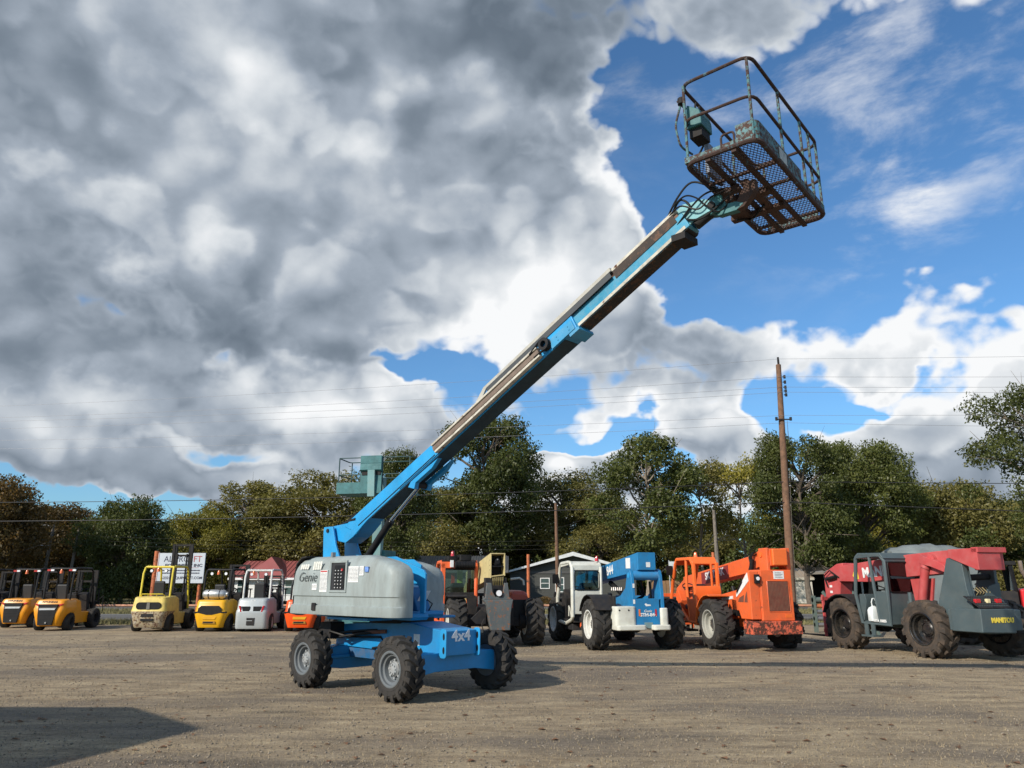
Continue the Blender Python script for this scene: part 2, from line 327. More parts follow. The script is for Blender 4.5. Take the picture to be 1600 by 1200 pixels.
def blades(name, n, x, y, hmin, hmax, w, lean, m, label, cat):
    h = hmin + (hmax - hmin) * rs.rand(n); a = rs.rand(n) * 6.28; l = lean * rs.rand(n); b_ = rs.rand(n) * 6.28
    p = np.stack([x, y, np.zeros(n)], -1); d = np.stack([np.cos(a), np.sin(a), np.zeros(n)], -1) * (w * (.6 + .8 * rs.rand(n)))[:, None]
    t = np.stack([np.cos(b_) * l, np.sin(b_) * l, np.sqrt(np.maximum(0.02, 1 - l * l))], -1) * h[:, None]
    V = np.stack([p - d, p + d, p + t * 1.0], 1).reshape(-1, 3); F = np.arange(3 * n).reshape(-1, 3)
    tag(np_mesh(name, V, F, m), label, cat, kind='stuff')
STRAW = mat('dry_straw', (.30, .235, .14), .9, var=.6, scale=9)
GBL = mat('grass_blade', (.16, .145, .062), .9, var=.5, scale=2.)
n = 70000; x, y = in_view(n, 6.3, 27, 1.3); blades('dry_grass', n, x, y, .008, .04, .0028, 1.0, STRAW, 'short dry straw and clippings lying over the yard', 'dry grass')
n = 42000; y = 31.2 + 3.2 * rs.rand(n) ** .8; x = (rs.rand(n) * 2 - 1) * 27; blades('verge_grass', n, x, y, .05, .24, .012, .7, GBL, 'rough green and tan grass along the near road verge', 'grass')
n = 30000; y = 42.6 + 6.7 * rs.rand(n); x = (rs.rand(n) * 2 - 1) * 38; blades('median_grass', n, x, y, .05, .25, .02, .7, GBL, 'rough grass on the strip between the two roads', 'grass')
def litter():
    n = 900; x, y = in_view(n, 6.5, 26, 1.1); s = .018 + .03 * rs.rand(n); a = rs.rand(n) * 6.28; q = np.array([[-1, -.5, 0], [.2, -.7, .5], [1, .1, .1], [-.1, .6, .6]])
    V = q[None] * s[:, None, None]; c, k = np.cos(a), np.sin(a); V = np.stack([V[..., 0] * c[:, None] - V[..., 1] * k[:, None] + x[:, None], V[..., 0] * k[:, None] + V[..., 1] * c[:, None] + y[:, None], V[..., 2] * .6 + .006], -1).reshape(-1, 3)
    tag(np_mesh('fallen_leaves', V, np.arange(len(V)).reshape(-1, 4), mat('brown_leaf', (.17, .085, .04), .85, var=.6, scale=5)), 'brown fallen leaves scattered over the gravel yard', 'leaves', kind='stuff')
litter()
# ================================================================== TREES
def leaf_mat(name, c0, c1, c2):
    m = bpy.data.materials.new(name); m.use_nodes = True; N = NT(m.node_tree); N.n.clear(); o = N.new('ShaderNodeOutputMaterial')
    tc = N.new('ShaderNodeTexCoord').outputs['Object']; g = N.new('ShaderNodeNewGeometry'); oi = N.new('ShaderNodeObjectInfo').outputs['Random']
    k = N.noise(tc, .55, 4, .6); k2 = N.noise(tc, 4.5, 3, .6)
    c = N.mix(N.rng(k, .35, .62), (*c0, 1), (*c1, 1)); c = N.mix(N.math('MULTIPLY', N.rng(k2, .52, .72), .7), c, (*c2, 1))
    c = N.mix(1, c, N.mix(oi, (.8, .8, .8, 1), (1.2, 1.15, 1.1, 1)), 'MULTIPLY')
    d = N.new('ShaderNodeBsdfDiffuse'); t = N.new('ShaderNodeBsdfTranslucent'); N.put(d.inputs[0], c); N.put(t.inputs[0], N.mix(1, c, (1.2, 1.25, .6, 1), 'MULTIPLY'))
    gl = N.new('ShaderNodeBsdfGlossy'); gl.inputs['Roughness'].default_value = .45; gl.inputs['Color'].default_value = (.5, .5, .5, 1)
    mx = N.new('ShaderNodeMixShader'); mx.inputs[0].default_value = .32; N.l.new(d.outputs[0], mx.inputs[1]); N.l.new(t.outputs[0], mx.inputs[2])
    m2 = N.new('ShaderNodeMixShader'); m2.inputs[0].default_value = .035; N.l.new(mx.outputs[0], m2.inputs[1]); N.l.new(gl.outputs[0], m2.inputs[2]); N.l.new(m2.outputs[0], o.inputs[0])
    return m
LEAF = dict(dark=leaf_mat('dark_foliage', (.058, .075, .021), (.100, .118, .034), (.165, .165, .050)),
            olive=leaf_mat('olive_foliage', (.115, .112, .034), (.175, .16, .050), (.23, .19, .062)),
            brown=leaf_mat('russet_foliage', (.075, .062, .026), (.145, .088, .030), (.22, .115, .030)),
            yellow=leaf_mat('yellow_foliage', (.155, .15, .034), (.25, .225, .042), (.34, .285, .055)))
BARK = mat('tree_bark', (.115, .092, .070), .95, var=.35, scale=4, bump=.6, bscale=14)
BARKP = mat('pale_bark', (.24, .20, .16), .95, var=.3, scale=4, bump=.4, bscale=14)
def make_tree(seed, H, Wd, base, ncl, nlf, leaf, clr, trunk=.22, droop=0., round_=1.0, spread=None):
    r = np.random.RandomState(seed); C = []
    tries = 0
    while len(C) < ncl and tries < 9000:
        tries += 1
        u = r.rand() ** .8; z = base + (H - base) * (.04 + .92 * u)
        k = (z - base) / (H - base); env = Wd / 2 * (math.sin(PI * min(1, .14 + .80 * k) ) ** .6) * (1.0 if round_ else .9)
        if spread: env *= spread(k)
        a = r.rand() * 6.283; q = env * (.35 + .62 * r.rand() ** .6); p = np.array([q * math.cos(a), q * math.sin(a), z])
        if all(np.linalg.norm((p - c) * (1, 1, 1.3)) > clr * .82 for c, _ in C): C.append((p, clr * (.7 + .75 * r.rand())))
    V = []
    per = nlf // max(1, len(C))
    for c, cr in C:
        kk = int(per * (cr / clr) ** 2); d = r.randn(kk, 3); d /= np.linalg.norm(d, axis=1)[:, None]
        rr = cr * (.45 + .62 * r.rand(kk) ** .7) * (1 + .35 * np.sin(d[:, 0] * 5 + c[0]) * np.cos(d[:, 2] * 6 + c[1]))
        p = c + d * rr[:, None] * (1.15, 1.15, .8)
        n = r.randn(kk, 3) * .8 + (0, 0, .5) + d * .5; n /= np.linalg.norm(n, axis=1)[:, None]
        t = np.cross(n, r.randn(kk, 3)); t /= np.linalg.norm(t, axis=1)[:, None] + 1e-9; b = np.cross(n, t); s = (leaf * (.55 + .9 * r.rand(kk)))[:, None]
        V.append(np.stack([p - t * s, p - b * s * .55, p + t * s, p + b * s * .55 + n * s * .2], 1))
    V = np.concatenate(V).reshape(-1, 3); F = np.arange(len(V)).reshape(-1, 4)
    cm = np_mesh('crown', V, F, LEAF['dark']); crown = cm.data; bpy.data.objects.remove(cm)
    b = MB(); lean = (r.rand() - .5) * .6; top = base + (H - base) * .72
    tp = [(lean * (k / 6) ** 2 * 1.2 + .12 * math.sin(k * 2 + seed), .12 * math.cos(k * 1.7 + seed), top * k / 6) for k in range(7)]
    b.tube(tp, [trunk * (1.35 if k == 0 else 1 - .12 * k) for k in range(7)], 8)
    for c, cr in C:
        if r.rand() < .75:
            z0 = max(1.2, min(c[2] - .5 - .45 * math.hypot(c[0], c[1]), top * .93)); f = z0 / top * 6; i = min(5, int(f)); g = f - i
            s = Vector(tp[i]).lerp(Vector(tp[i + 1]), g); e = Vector(c); mid = s.lerp(e, .5) + Vector((0, 0, -.12 * (e - s).length * droop + .08 * (e - s).length)) + Vector(r.randn(3) * .18)
            w = trunk * (.16 + .22 * r.rand()); b.tube([s, s.lerp(mid, .55) + Vector(r.randn(3) * .1), mid, mid.lerp(e, .6) + Vector(r.randn(3) * .15), e], [w * 1.5, w * 1.15, w * .9, w * .6, w * .3], 5)
            for q in range(2):
                e2 = e + Vector(r.randn(3) * cr * .8); b.tube([mid, mid.lerp(e2, .5) + Vector(r.randn(3) * .15), e2], [w * .6, w * .4, w * .12], 4)
    return b.mesh('trunk', BARK), crown, H, Wd
TM = dict(
    oak=make_tree(3, 13, 11, 1.6, 60, 46000, .115, 1.25, .34),
    oakh=make_tree(57, 13, 10.5, 3.7, 52, 46000, .11, 1.15, .36),
    tall=make_tree(8, 14, 9.5, 3.4, 62, 46000, .11, 1.05, .30),
    loose=make_tree(12, 13, 8.5, 2.6, 38, 24000, .11, .95, .20),
    sparse=make_tree(21, 12, 7, 3.0, 26, 9000, .11, .85, .17),
    bushy=make_tree(33, 9, 10, .5, 60, 46000, .11, 1.2, .22),
    pecan=make_tree(41, 13, 11, 3.2, 40, 26000, .09, .92, .22, spread=lambda k: 1.15 - .25 * k))
def tree(kind, x, y, h, w, leaf, label, rz=0., pale=False, sink=0.):
    tr, cr, H, Wd = TM[kind]; t = thing('tree', label, 'tree', (x, y, -sink), rz); t.scale = (w / Wd, w / Wd, (h + sink) / H)
    a = bpy.data.objects.new('trunk', tr); b = bpy.data.objects.new('crown', cr)
    for o, m in ((a, BARKP if pale else BARK), (b, LEAF[leaf])):
        COL.objects.link(o); o.parent = t; o.material_slots[0].link = 'OBJECT'; o.material_slots[0].material = m
T = tree
T('bushy', -38.3, 55, 9.0, 8.0, 'brown', 'brownish green tree cut off by the left edge, nearest there', .4)
T('bushy', -43.2, 70, 8.7, 11, 'brown', 'rounded oak with rust-orange crown top behind the two thin leaning poles', 1.9)
T('oak', -55.6, 85, 9.9, 13, 'dark', 'dark tree peeping out behind the left edge tree and the rust-orange oak', 2.4)
T('bushy', -31.4, 62, 8.3, 6.6, 'dark', 'dense dark round oak standing alone left of the yellow forklifts sign', .2)
T('bushy', -49.6, 90, 6.8, 11, 'dark', 'low dark tree filling the dip between the rust-orange oak and the round oak', 3.0)
T('bushy', -34.3, 83, 9.2, 8.5, 'yellow', 'bright yellow-green tree behind the white forklift sign', 1.0)
T('loose', -31.0, 88, 13.3, 10.5, 'olive', 'grey-olive tree with loose branching top behind the red-roofed house', .5)
T('oak', -21.6, 87, 14.0, 15, 'olive', 'wide olive-brown tree behind the teal raised basket', 2.2)
T('tall', -9.9, 65, 12.6, 6.5, 'dark', 'dark tree whose top shows just above the blue boom', 1.2)
T('tall', -2.8, 80, 19.4, 11.2, 'dark', 'tallest dark tree right of the blue boom, above the cream boom end', 3.3)
T('oak', 6.1, 88, 14.2, 14.5, 'olive', 'twiggy olive-yellow tree between the tallest dark tree and the two-trunk tree', 4.0)
T('loose', 10.3, 58, 13.1, 8.2, 'dark', 'tall green tree with two bare pale trunks above the blue telehandler', .8, True)
T('sparse', 15.4, 62, 11.6, 6.5, 'olive', 'thin half-bare tree just left of the yellowing tree', 2.0, True)
T('sparse', 20.1, 66, 12.5, 6.5, 'yellow', 'slim yellowing tree with pale forked limbs left of the big wooden pole', 4.4, True)
T('tall', 20.0, 52, 11.8, 6.6, 'dark', 'dense dark green tree directly behind the big wooden utility pole', 5.0)
T('oakh', 26.6, 57, 12.0, 7.8, 'dark', 'broad dark green tree right of the big wooden utility pole', 1.6)
T('bushy', 42.5, 85, 10.0, 12, 'yellow', 'yellow-olive low tree behind the small pole on the right', .3)
T('bushy', 36.0, 62, 9.6, 10, 'olive', 'olive tree behind the red boom of the grey-cab telehandler', 1.4)
T('pecan', 30.2, 42, 13.2, 9.5, 'dark', 'tall open-branched tree reaching highest at the right edge', 2.7)
T('oak', 9.6, 82, 11.2, 10, 'olive', 'olive tree seen in the gap left of the two-trunk tree', 3.7)
T('bushy', 18.6, 86, 8.6, 12, 'olive', 'low olive tree behind the half-bare and yellowing trees', .9)
T('oak', -7.5, 80, 11.8, 11, 'olive', 'mid green tree behind the telescopic boom, left of the tallest dark tree', 5.2)
T('bushy', -28.5, 90, 9.9, 12, 'olive', 'dull olive tree behind the grey-olive loose-topped tree', 2.1)
T('oak', -17, 95, 10.8, 14, 'dark', 'dark tree behind the wide olive-brown tree', 1.1)
T('bushy', 31.5, 80, 9.2, 12, 'dark', 'low dark tree behind the broad dark green tree', 4.9)
T('bushy', 41.5, 64, 8.6, 9, 'dark', 'dark bushy tree under the open-branched right edge tree', 4.1)
T('bushy', 48.5, 78, 9.0, 13, 'olive', 'olive tree at the right edge, far behind the open-branched tree', 0.)
T('bushy', -64, 92, 8.0, 14, 'dark', 'low dark tree far behind at the left edge', 2.6)
T('bushy', -37, 88, 6.4, 10, 'dark', 'dark low tree behind the round oak and the sign', 5.5)
def woodland():
    n = 52000; x = (rs.rand(n) * 2 - 1) * 95; top = 5.6 + 1.6 * np.sin(x * .21 + 1) + 1.1 * np.sin(x * .67) + .5 * np.sin(x * 1.9)
    z = rs.rand(n) ** .85 * top; y = 97 + 5 * rs.rand(n) + 1.5 * np.sin(x * .9) + z * .25
    p = np.stack([x, y, z], -1); nn = rs.randn(n, 3) + (0, -.5, .5); nn /= np.linalg.norm(nn, axis=1)[:, None]; t = np.cross(nn, rs.randn(n, 3)); t /= np.linalg.norm(t, axis=1)[:, None]; b = np.cross(nn, t); s = (.22 + .3 * rs.rand(n))[:, None]
    V = np.stack([p - t * s, p - b * s * .6, p + t * s, p + b * s * .6], 1).reshape(-1, 3)
    tag(np_mesh('woodland', V, np.arange(len(V)).reshape(-1, 4), LEAF['dark']), 'far belt of dark undergrowth behind the trees', 'woodland', kind='stuff')
woodland()
def bushrow(name, label, x0, x1, y0, y1, h, n, leaf, sz=.1):
    x = x0 + (x1 - x0) * rs.rand(n); top = h * (.6 + .25 * np.sin(x * 1.3 + x0) + .2 * np.sin(x * 3.1)); z = rs.rand(n) ** .8 * top; y = y0 + (y1 - y0) * rs.rand(n)
    p = np.stack([x, y, z], -1); nn = rs.randn(n, 3); nn /= np.linalg.norm(nn, axis=1)[:, None]; t = np.cross(nn, rs.randn(n, 3)); t /= np.linalg.norm(t, axis=1)[:, None]; b = np.cross(nn, t); s = (sz * (.6 + .8 * rs.rand(n)))[:, None]
    V = np.stack([p - t * s, p - b * s * .6, p + t * s, p + b * s * .6], 1).reshape(-1, 3)
    tag(np_mesh(name, V, np.arange(len(V)).reshape(-1, 4), LEAF[leaf]), label, 'undergrowth', kind='stuff')
bushrow('undergrowth', 'dark undergrowth below the trees behind the orange and white telehandlers', -3, 45, 78, 84, 5.0, 26000, 'dark', .16)
bushrow('undergrowth', 'dark undergrowth below the trees on the left behind the forklifts', -66, -27, 84, 90, 4.0, 20000, 'dark', .16)
bushrow('undergrowth', 'dark shrubs behind the red-roofed house and the boom lift', -28, -2, 84, 90, 5.0, 18000, 'olive', .16)
bushrow('tall_weeds', 'dry tan weeds in front of the dark grey house', -2, 9, 60, 62, .6, 9000, 'brown', .05)
# ================================================================== POLES AND WIRES
WOOD = mat('weathered_pole_wood', (.16, .085, .05), .9, var=.35, scale=5, bump=.5, bscale=20, dirt=.4, dirtcol=(.10, .075, .055), streak=True)
WOODG = mat('grey_pole_wood', (.17, .145, .12), .9, var=.3, scale=5, bump=.4, bscale=20)
PIPE = mat('orange_pipe_paint', (.48, .12, .035), .6, var=.2, dirt=.4, rust=.35)
GALV = mat('galvanised_metal', (.42, .43, .44), .5, .6, var=.15)
def pole(x, y, h, r, m, label, lean=0., fit=()):
    t = thing('utility_pole', label, 'utility pole', (x, y, 0)); b = MB()
    b.tube([(0, 0, -.3), (lean * .5, 0, h * .5), (lean, 0, h)], [r * 1.15, r, r * .75], 12); b.build('pole_shaft', m, t); return t
p = pole(11.88, 33, 11.36, .15, WOOD, 'big weathered brown wooden utility pole rising behind the orange telehandler', .42)
b = MB(); b.box(.40, .46, -.06, .06, 11.3, 11.62); b.cyl((.43, 0, 11.6), (.43, 0, 11.72), .05, n=8); b.build('top_insulator', BLACKM, p)
for z in (10.75, 10.5, 10.26, 10.08, 9.9): b = MB(); b.cyl((.60, -.12, z - .07), (.60, -.12, z + .07), .055, n=8); b.box(.50, .60, -.14, -.1, z - .02, z + .02); b.build('insulator', BLACKM, p)
b = MB(); b.bar((.02, -.16, 8.75), (.70, -.16, 8.75), .05, .05)
for x_ in (.04, .68): b.cyl((x_, -.16, 8.7), (x_, -.16, 8.85), .06, n=8)
b.build('crossbar', BLACKM, p)
b = MB(); b.tube([(.18, -.08, 0), (.30, -.10, 4), (.42, -.10, 6.5)], .008, 5); b.build('ground_wire', WOODG, p)
pole(2.68, 45, 6.25, .11, WOOD, 'thin red-brown pole behind the white telehandler cab', -.06)
t = pole(-36.6, 60, 6.5, .12, WOODG, 'left one of two thin leaning poles, carrying a street lamp', .25)
b = MB(); b.tube([(.2, 0, 5.9), (-.3, 0, 6.1), (-.7, 0, 6.05)], .03, 6); b.build('lamp_arm', GALV, t)
b = MB(); b.lathe([(.03, 0), (.2, .1), (.24, .22), (.1, .34), (.02, .38)], (-1.7, -.4, 4.0), (0, 0, 1), 10); b.tube([(-1.7, -.4, 4.35), (-1, -.3, 4.5), (.1, 0, 4.5)], .025, 6); b.build('street_lamp_head', mat('white_lamp_shell', (.75, .76, .78), .4), t)
pole(-34.6, 60, 5.85, .12, WOODG, 'right one of two thin leaning poles, bare grey wood', .3)
pole(14.75, 55, 6.8, .15, WOODG, 'grey weathered pole between the sparse trees behind the orange machine')
t = pole(38.9, 75, 9.9, .16, WOOD, 'small distant brown pole behind the grey cab telehandler', -.55)
b = MB(); b.cyl((.55, 0, 8.1), (.55, 0, 8.9), .28, n=12); b.build('transformer', mat('rusty_transformer', (.20, .075, .05), .7, rust=.4), t)
b = MB(); b.bar((-1.0, -.15, 9.4), (.2, -.15, 9.4), .1, .1); b.build('crossbar', WOODG, t)
WIREM = mat('wire_aluminium', (.30, .30, .31), .5, .5); CABLE = mat('black_cable', (.012, .012, .014), .6)
def wire(pts, r, m, label, sag=.0):
    b = MB(); P = []
    for (a, c) in zip(pts[:-1], pts[1:]):
        a, c = Vector(a), Vector(c); L = (c - a).length
        for k in range(13):
            u = k / 12.
            if k == 0 and P: continue
            P.append(a.lerp(c, u) - Vector((0, 0, 4 * sag * u * (1 - u) * (L / 45) ** 2)))
    b.tube(P, r, 5); tag(b.build('overhead_wire', m), label, 'wire', 'overhead wires along the road')
PX = 12.3
for (zl, zm, zr, r, m, lb, sg) in (
        (10.86, 11.6, 10.9, .006, WIREM, 'thin top wire held by the tip of the big wooden pole', .25), (10.25, 10.75, 9.97, .0065, WIREM, 'thin wire from the highest insulator of the stack on the big pole', .25),
        (10.10, 10.26, 9.53, .0065, WIREM, 'upper wire of the close pair at the big pole insulator stack', .25), (9.67, 10.02, 9.3, .0065, WIREM, 'lower wire of the close pair at the big pole insulator stack', .25),
        (9.07, 8.94, 8.35, .006, WIREM, 'single thin wire just above the crossbar of the big pole', .2), (8.65, 8.60, 7.79, .0065, WIREM, 'thin wire fixed to the crossbar of the big pole', .3),
        (5.78, 5.95, 5.48, .016, CABLE, 'upper heavy black cable crossing the whole view', .25), (4.77, 5.05, 4.21, .019, CABLE, 'lower heavy black cable crossing in front of the trees', .2)):
    wire([(-33.4, 40, zl), (PX, 32.86, zm), (25.6, 30, zr)], r, m, lb, sg)
for i, (a, c, e, f) in enumerate(((5.4, 4.05, 4.95, 5.4), (5.05, 3.8, 4.7, 5.1), (4.75, 3.57, 4.5, 4.8))):
    wire([(-75, 66, a + .3), (-36.4, 59.85, a), (2.62, 44.87, c), (14.75, 54.8, e), (38.4, 74.8, f), (70, 90, f)], .0045, CABLE, ('upper', 'middle', 'lower')[i] + ' wire of the thin three-wire line linking the small poles', .35)
# ================================================================== PIPE FENCE, POSTS
def pipe_fence(x0, x1, y, h, step, label):
    t = thing('pipe_fence', label, 'fence', (0, y, 0)); b = MB(); b.cyl((x0, 0, h), (x1, 0, h), .045, n=10); b.build('rail', mat('peach_rail_paint', (.52, .25, .15), .6, var=.25, scale=2, dirt=.3, rust=.25), t)
    k = x0
    while k <= x1 + .01: b = MB(); b.cyl((k, 0, 0), (k, 0, h + .06), .06, n=10); b.build('post', PIPE, t); k += step
pipe_fence(-21.4, -14.3, 32.3, .72, 3.55, 'low orange pipe rail fence on the left of the sign')
pipe_fence(-13.9, 1.9, 32.3, .72, 3.95, 'low orange pipe rail fence between the sign and the tall orange post')
pipe_fence(8.2, 26, 32.3, .72, 3.56, 'low orange pipe rail fence behind the grey cab telehandler')
for x_, y_, h_, lb in ((.70, 33, 2.82, 'tall orange pipe post right of the cream boom end'), (8.95, 34.0, 2.95, 'orange pipe post standing behind the orange telehandler cab'), (-21.6, 31.5, 2.6, 'orange pipe post behind the leftmost forklifts')):
    b = MB(); b.cyl((0, 0, 0), (0, 0, h_), .07, n=12); o = b.build('pipe_post', PIPE); o.location = (x_, y_, 0); tag(o, lb, 'post')
# ================================================================== SIGN
s = thing('billboard', 'white forklift company sign on rusty orange pipe posts behind the old yellow forklift', 'sign', (-14.05, 32.6, 0))
b = MB(); b.box(-.98, .98, -.03, .03, 1.62, 2.86); b.build('sign_board', mat('sign_white', (.50, .54, .58), .5, var=.06, scale=1.5), s)
b = MB(); b.box(-1.01, -.985, -.045, .045, 1.6, 2.88); b.build('board_edge', mat('pale_pink_edge', (.72, .55, .52), .5), s)
for x_ in (-1.16, .80):
    b = MB(); b.cyl((x_, .12, 0), (x_, .12, 2.95 if x_ < 0 else 1.7), .1 if x_ < 0 else .075, n=14); b.build('post', PIPE, s)
b = MB(); b.cyl((-.15, .1, .0), (-.15, .1, .8), .05, n=10); b.build('post', PIPE, s)
SGN = mat('sign_ink', (.03, .03, .06), .6); SGR = mat('sign_red', (.35, .06, .06), .6)
text(s, 'AL PRO', .34, SGN, (-.22, -.034, 2.60), wide=.95, ext=.002); text(s, 'LIFT', .36, SGR, (.54, -.034, 2.60), wide=.95, ext=.002)
text(s, 'EQUIPMENT INC', .17, SGN, (.1, -.034, 2.34), wide=1.25, ext=.002, bold=.006)
b = MB(); b.box(-.7, .75, -.036, -.03, 2.245, 2.255); b.build('rule_line', SGR, s)
b = MB(); rr = random.Random(3)
for z_ in (2.14, 2.03):
    q = -.8
    while q < .8: w_ = .02 + .05 * rr.random(); b.box(q, min(.82, q + w_), -.036, -.03, z_ - .022, z_ + .022); q += w_ + .014
b.build('small_print', SGN, s)
text(s, '3-2321   EQUIPMENT.COM', .15, SGN, (.05, -.034, 1.83), wide=1.02, ext=.002, bold=.003)
# ================================================================== BUILDINGS
def house(name, label, x0, x1, y, d, eave, ridge, wallc, roofc, rib, wins, seam=.6, gable=None, sidem=None, over=.5):
    t = thing(name, label, 'building', (x0, y, 0)); L = x1 - x0; wm = mat(name + '_siding', wallc, .7, var=.06, scale=1, bump=.15, bscale=3)
    b = MB(); b.prism([(0, 0), (d, 0), (d, eave), (d / 2, ridge - .12), (0, eave)], 'x', 0, L); b.build('wall', wm, t)
    b = MB(); k = .18
    while k < eave: b.box(.02, L - .02, -.012, 0, k, k + .02); k += .2
    b.build('siding_laps', wm, t)
    rm = mat(name + '_roofing', roofc, .45, .1, var=.08, scale=.8, dirt=.15); b = MB(); sl = (ridge - eave) / (d / 2)
    z0 = eave - sl * over
    b.prism([(-over, z0), (d / 2, ridge), (d + over, z0), (d + over, z0 + .1), (d / 2, ridge + .12), (-over, z0 + .1)], 'x', -over, L + over); rf = b.build('roof', rm, t)
    b = MB(); q = -over + .1
    while q < L + over - .05: b.hexa([(q, -over, z0 + .1), (q + .05, -over, z0 + .1), (q + .05, d / 2, ridge + .12), (q, d / 2, ridge + .12), (q, -over, z0 + .15), (q + .05, -over, z0 + .15), (q + .05, d / 2, ridge + .17), (q, d / 2, ridge + .17)]); q += seam
    b.build('standing_seams', rm, rf)
    b = MB(); b.box(-over, L + over, -over - .04, -over, z0 - .08, z0 + .12); b.build('fascia', mat(name + '_fascia', rib, .6), t)
    for (wx, wz, ww, wh, dd) in wins:
        w = empty('window' if not dd else 'door', (wx, 0, wz), parent=t); fm = mat('white_window_frame', (.75, .76, .76), .5)
        b = MB(); f_ = .07
        for q in ((-f_, ww + f_, -f_, 0), (-f_, ww + f_, wh, wh + f_), (-f_, 0, 0, wh), (ww, ww + f_, 0, wh)): b.box(q[0], q[1], -.06, 0, q[2], q[3])
        if not dd: b.box(0, ww, -.05, -.01, wh * .48, wh * .54)
        if ww > 1.2 and not dd: b.box(ww * .485, ww * .515, -.048, -.012, 0, wh)
        b.build('frame', fm, w)
        b = MB(); b.box(0, ww, -.02, .0, 0, wh); b.build('pane', mat('dark_window_glass', (.05, .085, .085), .08, spec=.8, var=.3, scale=1.5) if not dd else mat('house_door_' + name, dd, .5), w)
    return t
h = house('red_roof_house', 'white house with ribbed red metal roof behind the white forklift', -27.0, -13.0, 75, 9, 2.2, 3.75, (.72, .73, .72), (.30, .085, .078), (.75, .75, .75), [(.35, .6, .8, 1.35, None), (2.7, .1, .9, 1.95, (.7, .7, .7)), (4.3, .6, 1.3, 1.35, None), (7.2, .6, 1.3, 1.35, None), (10.2, .75, 1.9, 1.25, None)], .42)
b = MB(); b.add([(.8, -.62, 2.1), (5.2, -.62, 2.1), (3, 1.3, 4.2), (3, 4.5, 4.2), (.8, 4.5, 2.9), (5.2, 4.5, 2.9)], [(0, 1, 2), (1, 5, 3, 2), (0, 2, 3, 4), (0, 4, 5, 1), (3, 5, 4)]); b.build('gable', mat('red_roof_house_roofing', (.30, .085, .078)), h)
t = house('grey_house', 'dark grey sided house with white gabled roof edge left of the white cab telehandler', -.2, 11.6, 72, .6, 2.6, 2.75, (.062, .066, .062), (.1, .1, .1), (.08, .08, .08), [(2.9, 1.2, .75, .85, None), (4.3, .9, .7, 1.2, None), (6.4, .75, 1.1, 1.5, None)], .45, over=.02)
b = MB(); b.prism([(0, 2.6), (11.8, 2.6), (5.9, 4.05)], 'y', .0, 9); b.build('gable_wall', mat('grey_house_siding', (.062, .066, .062)), t)
for q in ([(-.5, 2.52), (5.9, 4.12), (5.9, 4.48), (-.5, 2.66)], [(12.3, 2.52), (12.3, 2.66), (5.9, 4.48), (5.9, 4.12)]): b = MB(); b.prism(q, 'y', -.7, 9.2); b.build('roof', mat('grey_house_roofing_white', (.66, .69, .70), .5, dirt=.15), t)
house('steel_shed', 'long shed with dark corrugated metal roof behind the boom lift turret', -12.2, -.8, 63, 7, 2.7, 3.8, (.12, .12, .12), (.085, .09, .095), (.1, .1, .1), [], .22)
house('white_shed', 'small white weathered storage shed right of the wooden pole', 23.6, 25.3, 65, 3, 2.05, 2.75, (.62, .60, .54), (.30, .25, .19), (.5, .47, .4), [], .4, over=.15)
t = thing('carport', 'low grey open carport between the white shed and the red boom nose', 'carport', (25.6, 62, 0))
b = MB(); b.prism([(-.4, 2.35), (-.4, 2.5), (8, 3.35), (8, 3.2)], 'y', -.5, 6); b.build('roof', mat('carport_roof', (.24, .22, .19), .6), t)
b = MB(); b.prism([(2.4, 2.0), (7.9, 2.0), (7.9, 3.19), (2.4, 2.6)], 'y', -.1, -.02); b.build('end_panel', mat('carport_panel', (.20, .195, .17), .7), t)
for x_ in (.2, 2.4, 5.0, 7.8): b = MB(); b.box(x_, x_ + .14, -.16, -.02 - .09, 0, 2.25 + .08 * x_); b.build('post', mat('carport_post', (.5, .49, .45), .7), t)
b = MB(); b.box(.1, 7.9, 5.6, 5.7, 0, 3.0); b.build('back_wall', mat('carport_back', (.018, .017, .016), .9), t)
t = thing('board_fence', 'tan wooden board fence between the blue and orange telehandlers', 'fence', (11.2, 62, 0)); FB = mat('fence_board', (.25, .145, .075), .85, var=.25, scale=1.3)
fb = MB(); fb.box(0, .27, 0, .03, 0, 1.85); me = fb.mesh('board', FB)
for k in range(17):
    o = bpy.data.objects.new('board', me); COL.objects.link(o); o.parent = t; o.location = (k * .3, 0, .03 * math.sin(k * 2.1) - .03)
b = MB(); b.box(0, 5.1, .035, .09, .4, .5); b.box(0, 5.1, .035, .09, 1.4, 1.5); b.build('rail', FB, t)
t = thing('roadside_board', 'small white board on a thin pole left of the orange cab', 'sign', (7.15, 34, 0)); b = MB(); b.cyl((-.18, .02, 0), (-.18, .02, 2.6), .02, n=8); b.build('pole', GALV, t)
b = MB(); b.box(-.17, .13, -.01, .01, 2.15, 2.55); b.build('panel', mat('faded_board', (.50, .54, .54), .5, var=.2, scale=6), t)
t = thing('covered_load', 'grey tarpaulin draped over a tall load behind the grey cab telehandler', 'tarpaulin', (21.7, 40, 0)); b = MB(); R_ = []
for k in range(13):
    u = k / 12; x_ = -2.1 + 4.2 * u; hh = 3.25 + .34 * math.sin(PI * u) ** .6 + .05 * math.sin(k * 2.3)
    R_.append([(x_, 1.3, .3), (x_, 1.35, 2.4), (x_, 1.0 + .06 * math.sin(k), hh - .25), (x_, .3, hh), (x_, -.5, hh - .05 + .04 * math.cos(k * 3)), (x_, -1.1, hh - .35), (x_, -1.3 + .05 * math.sin(k * 4), 2.5), (x_, -1.25, .3)])
b.loft(R_); b.build('tarpaulin', mat('grey_tarpaulin', (.17, .19, .185), .6, var=.2, scale=1.2, bump=.5, bscale=3), t, sharp=60)
b = MB(); b.box(-2.4, 2.4, -1.15, 1.15, 0, .35); b.build('load_base', BLACKM, t)
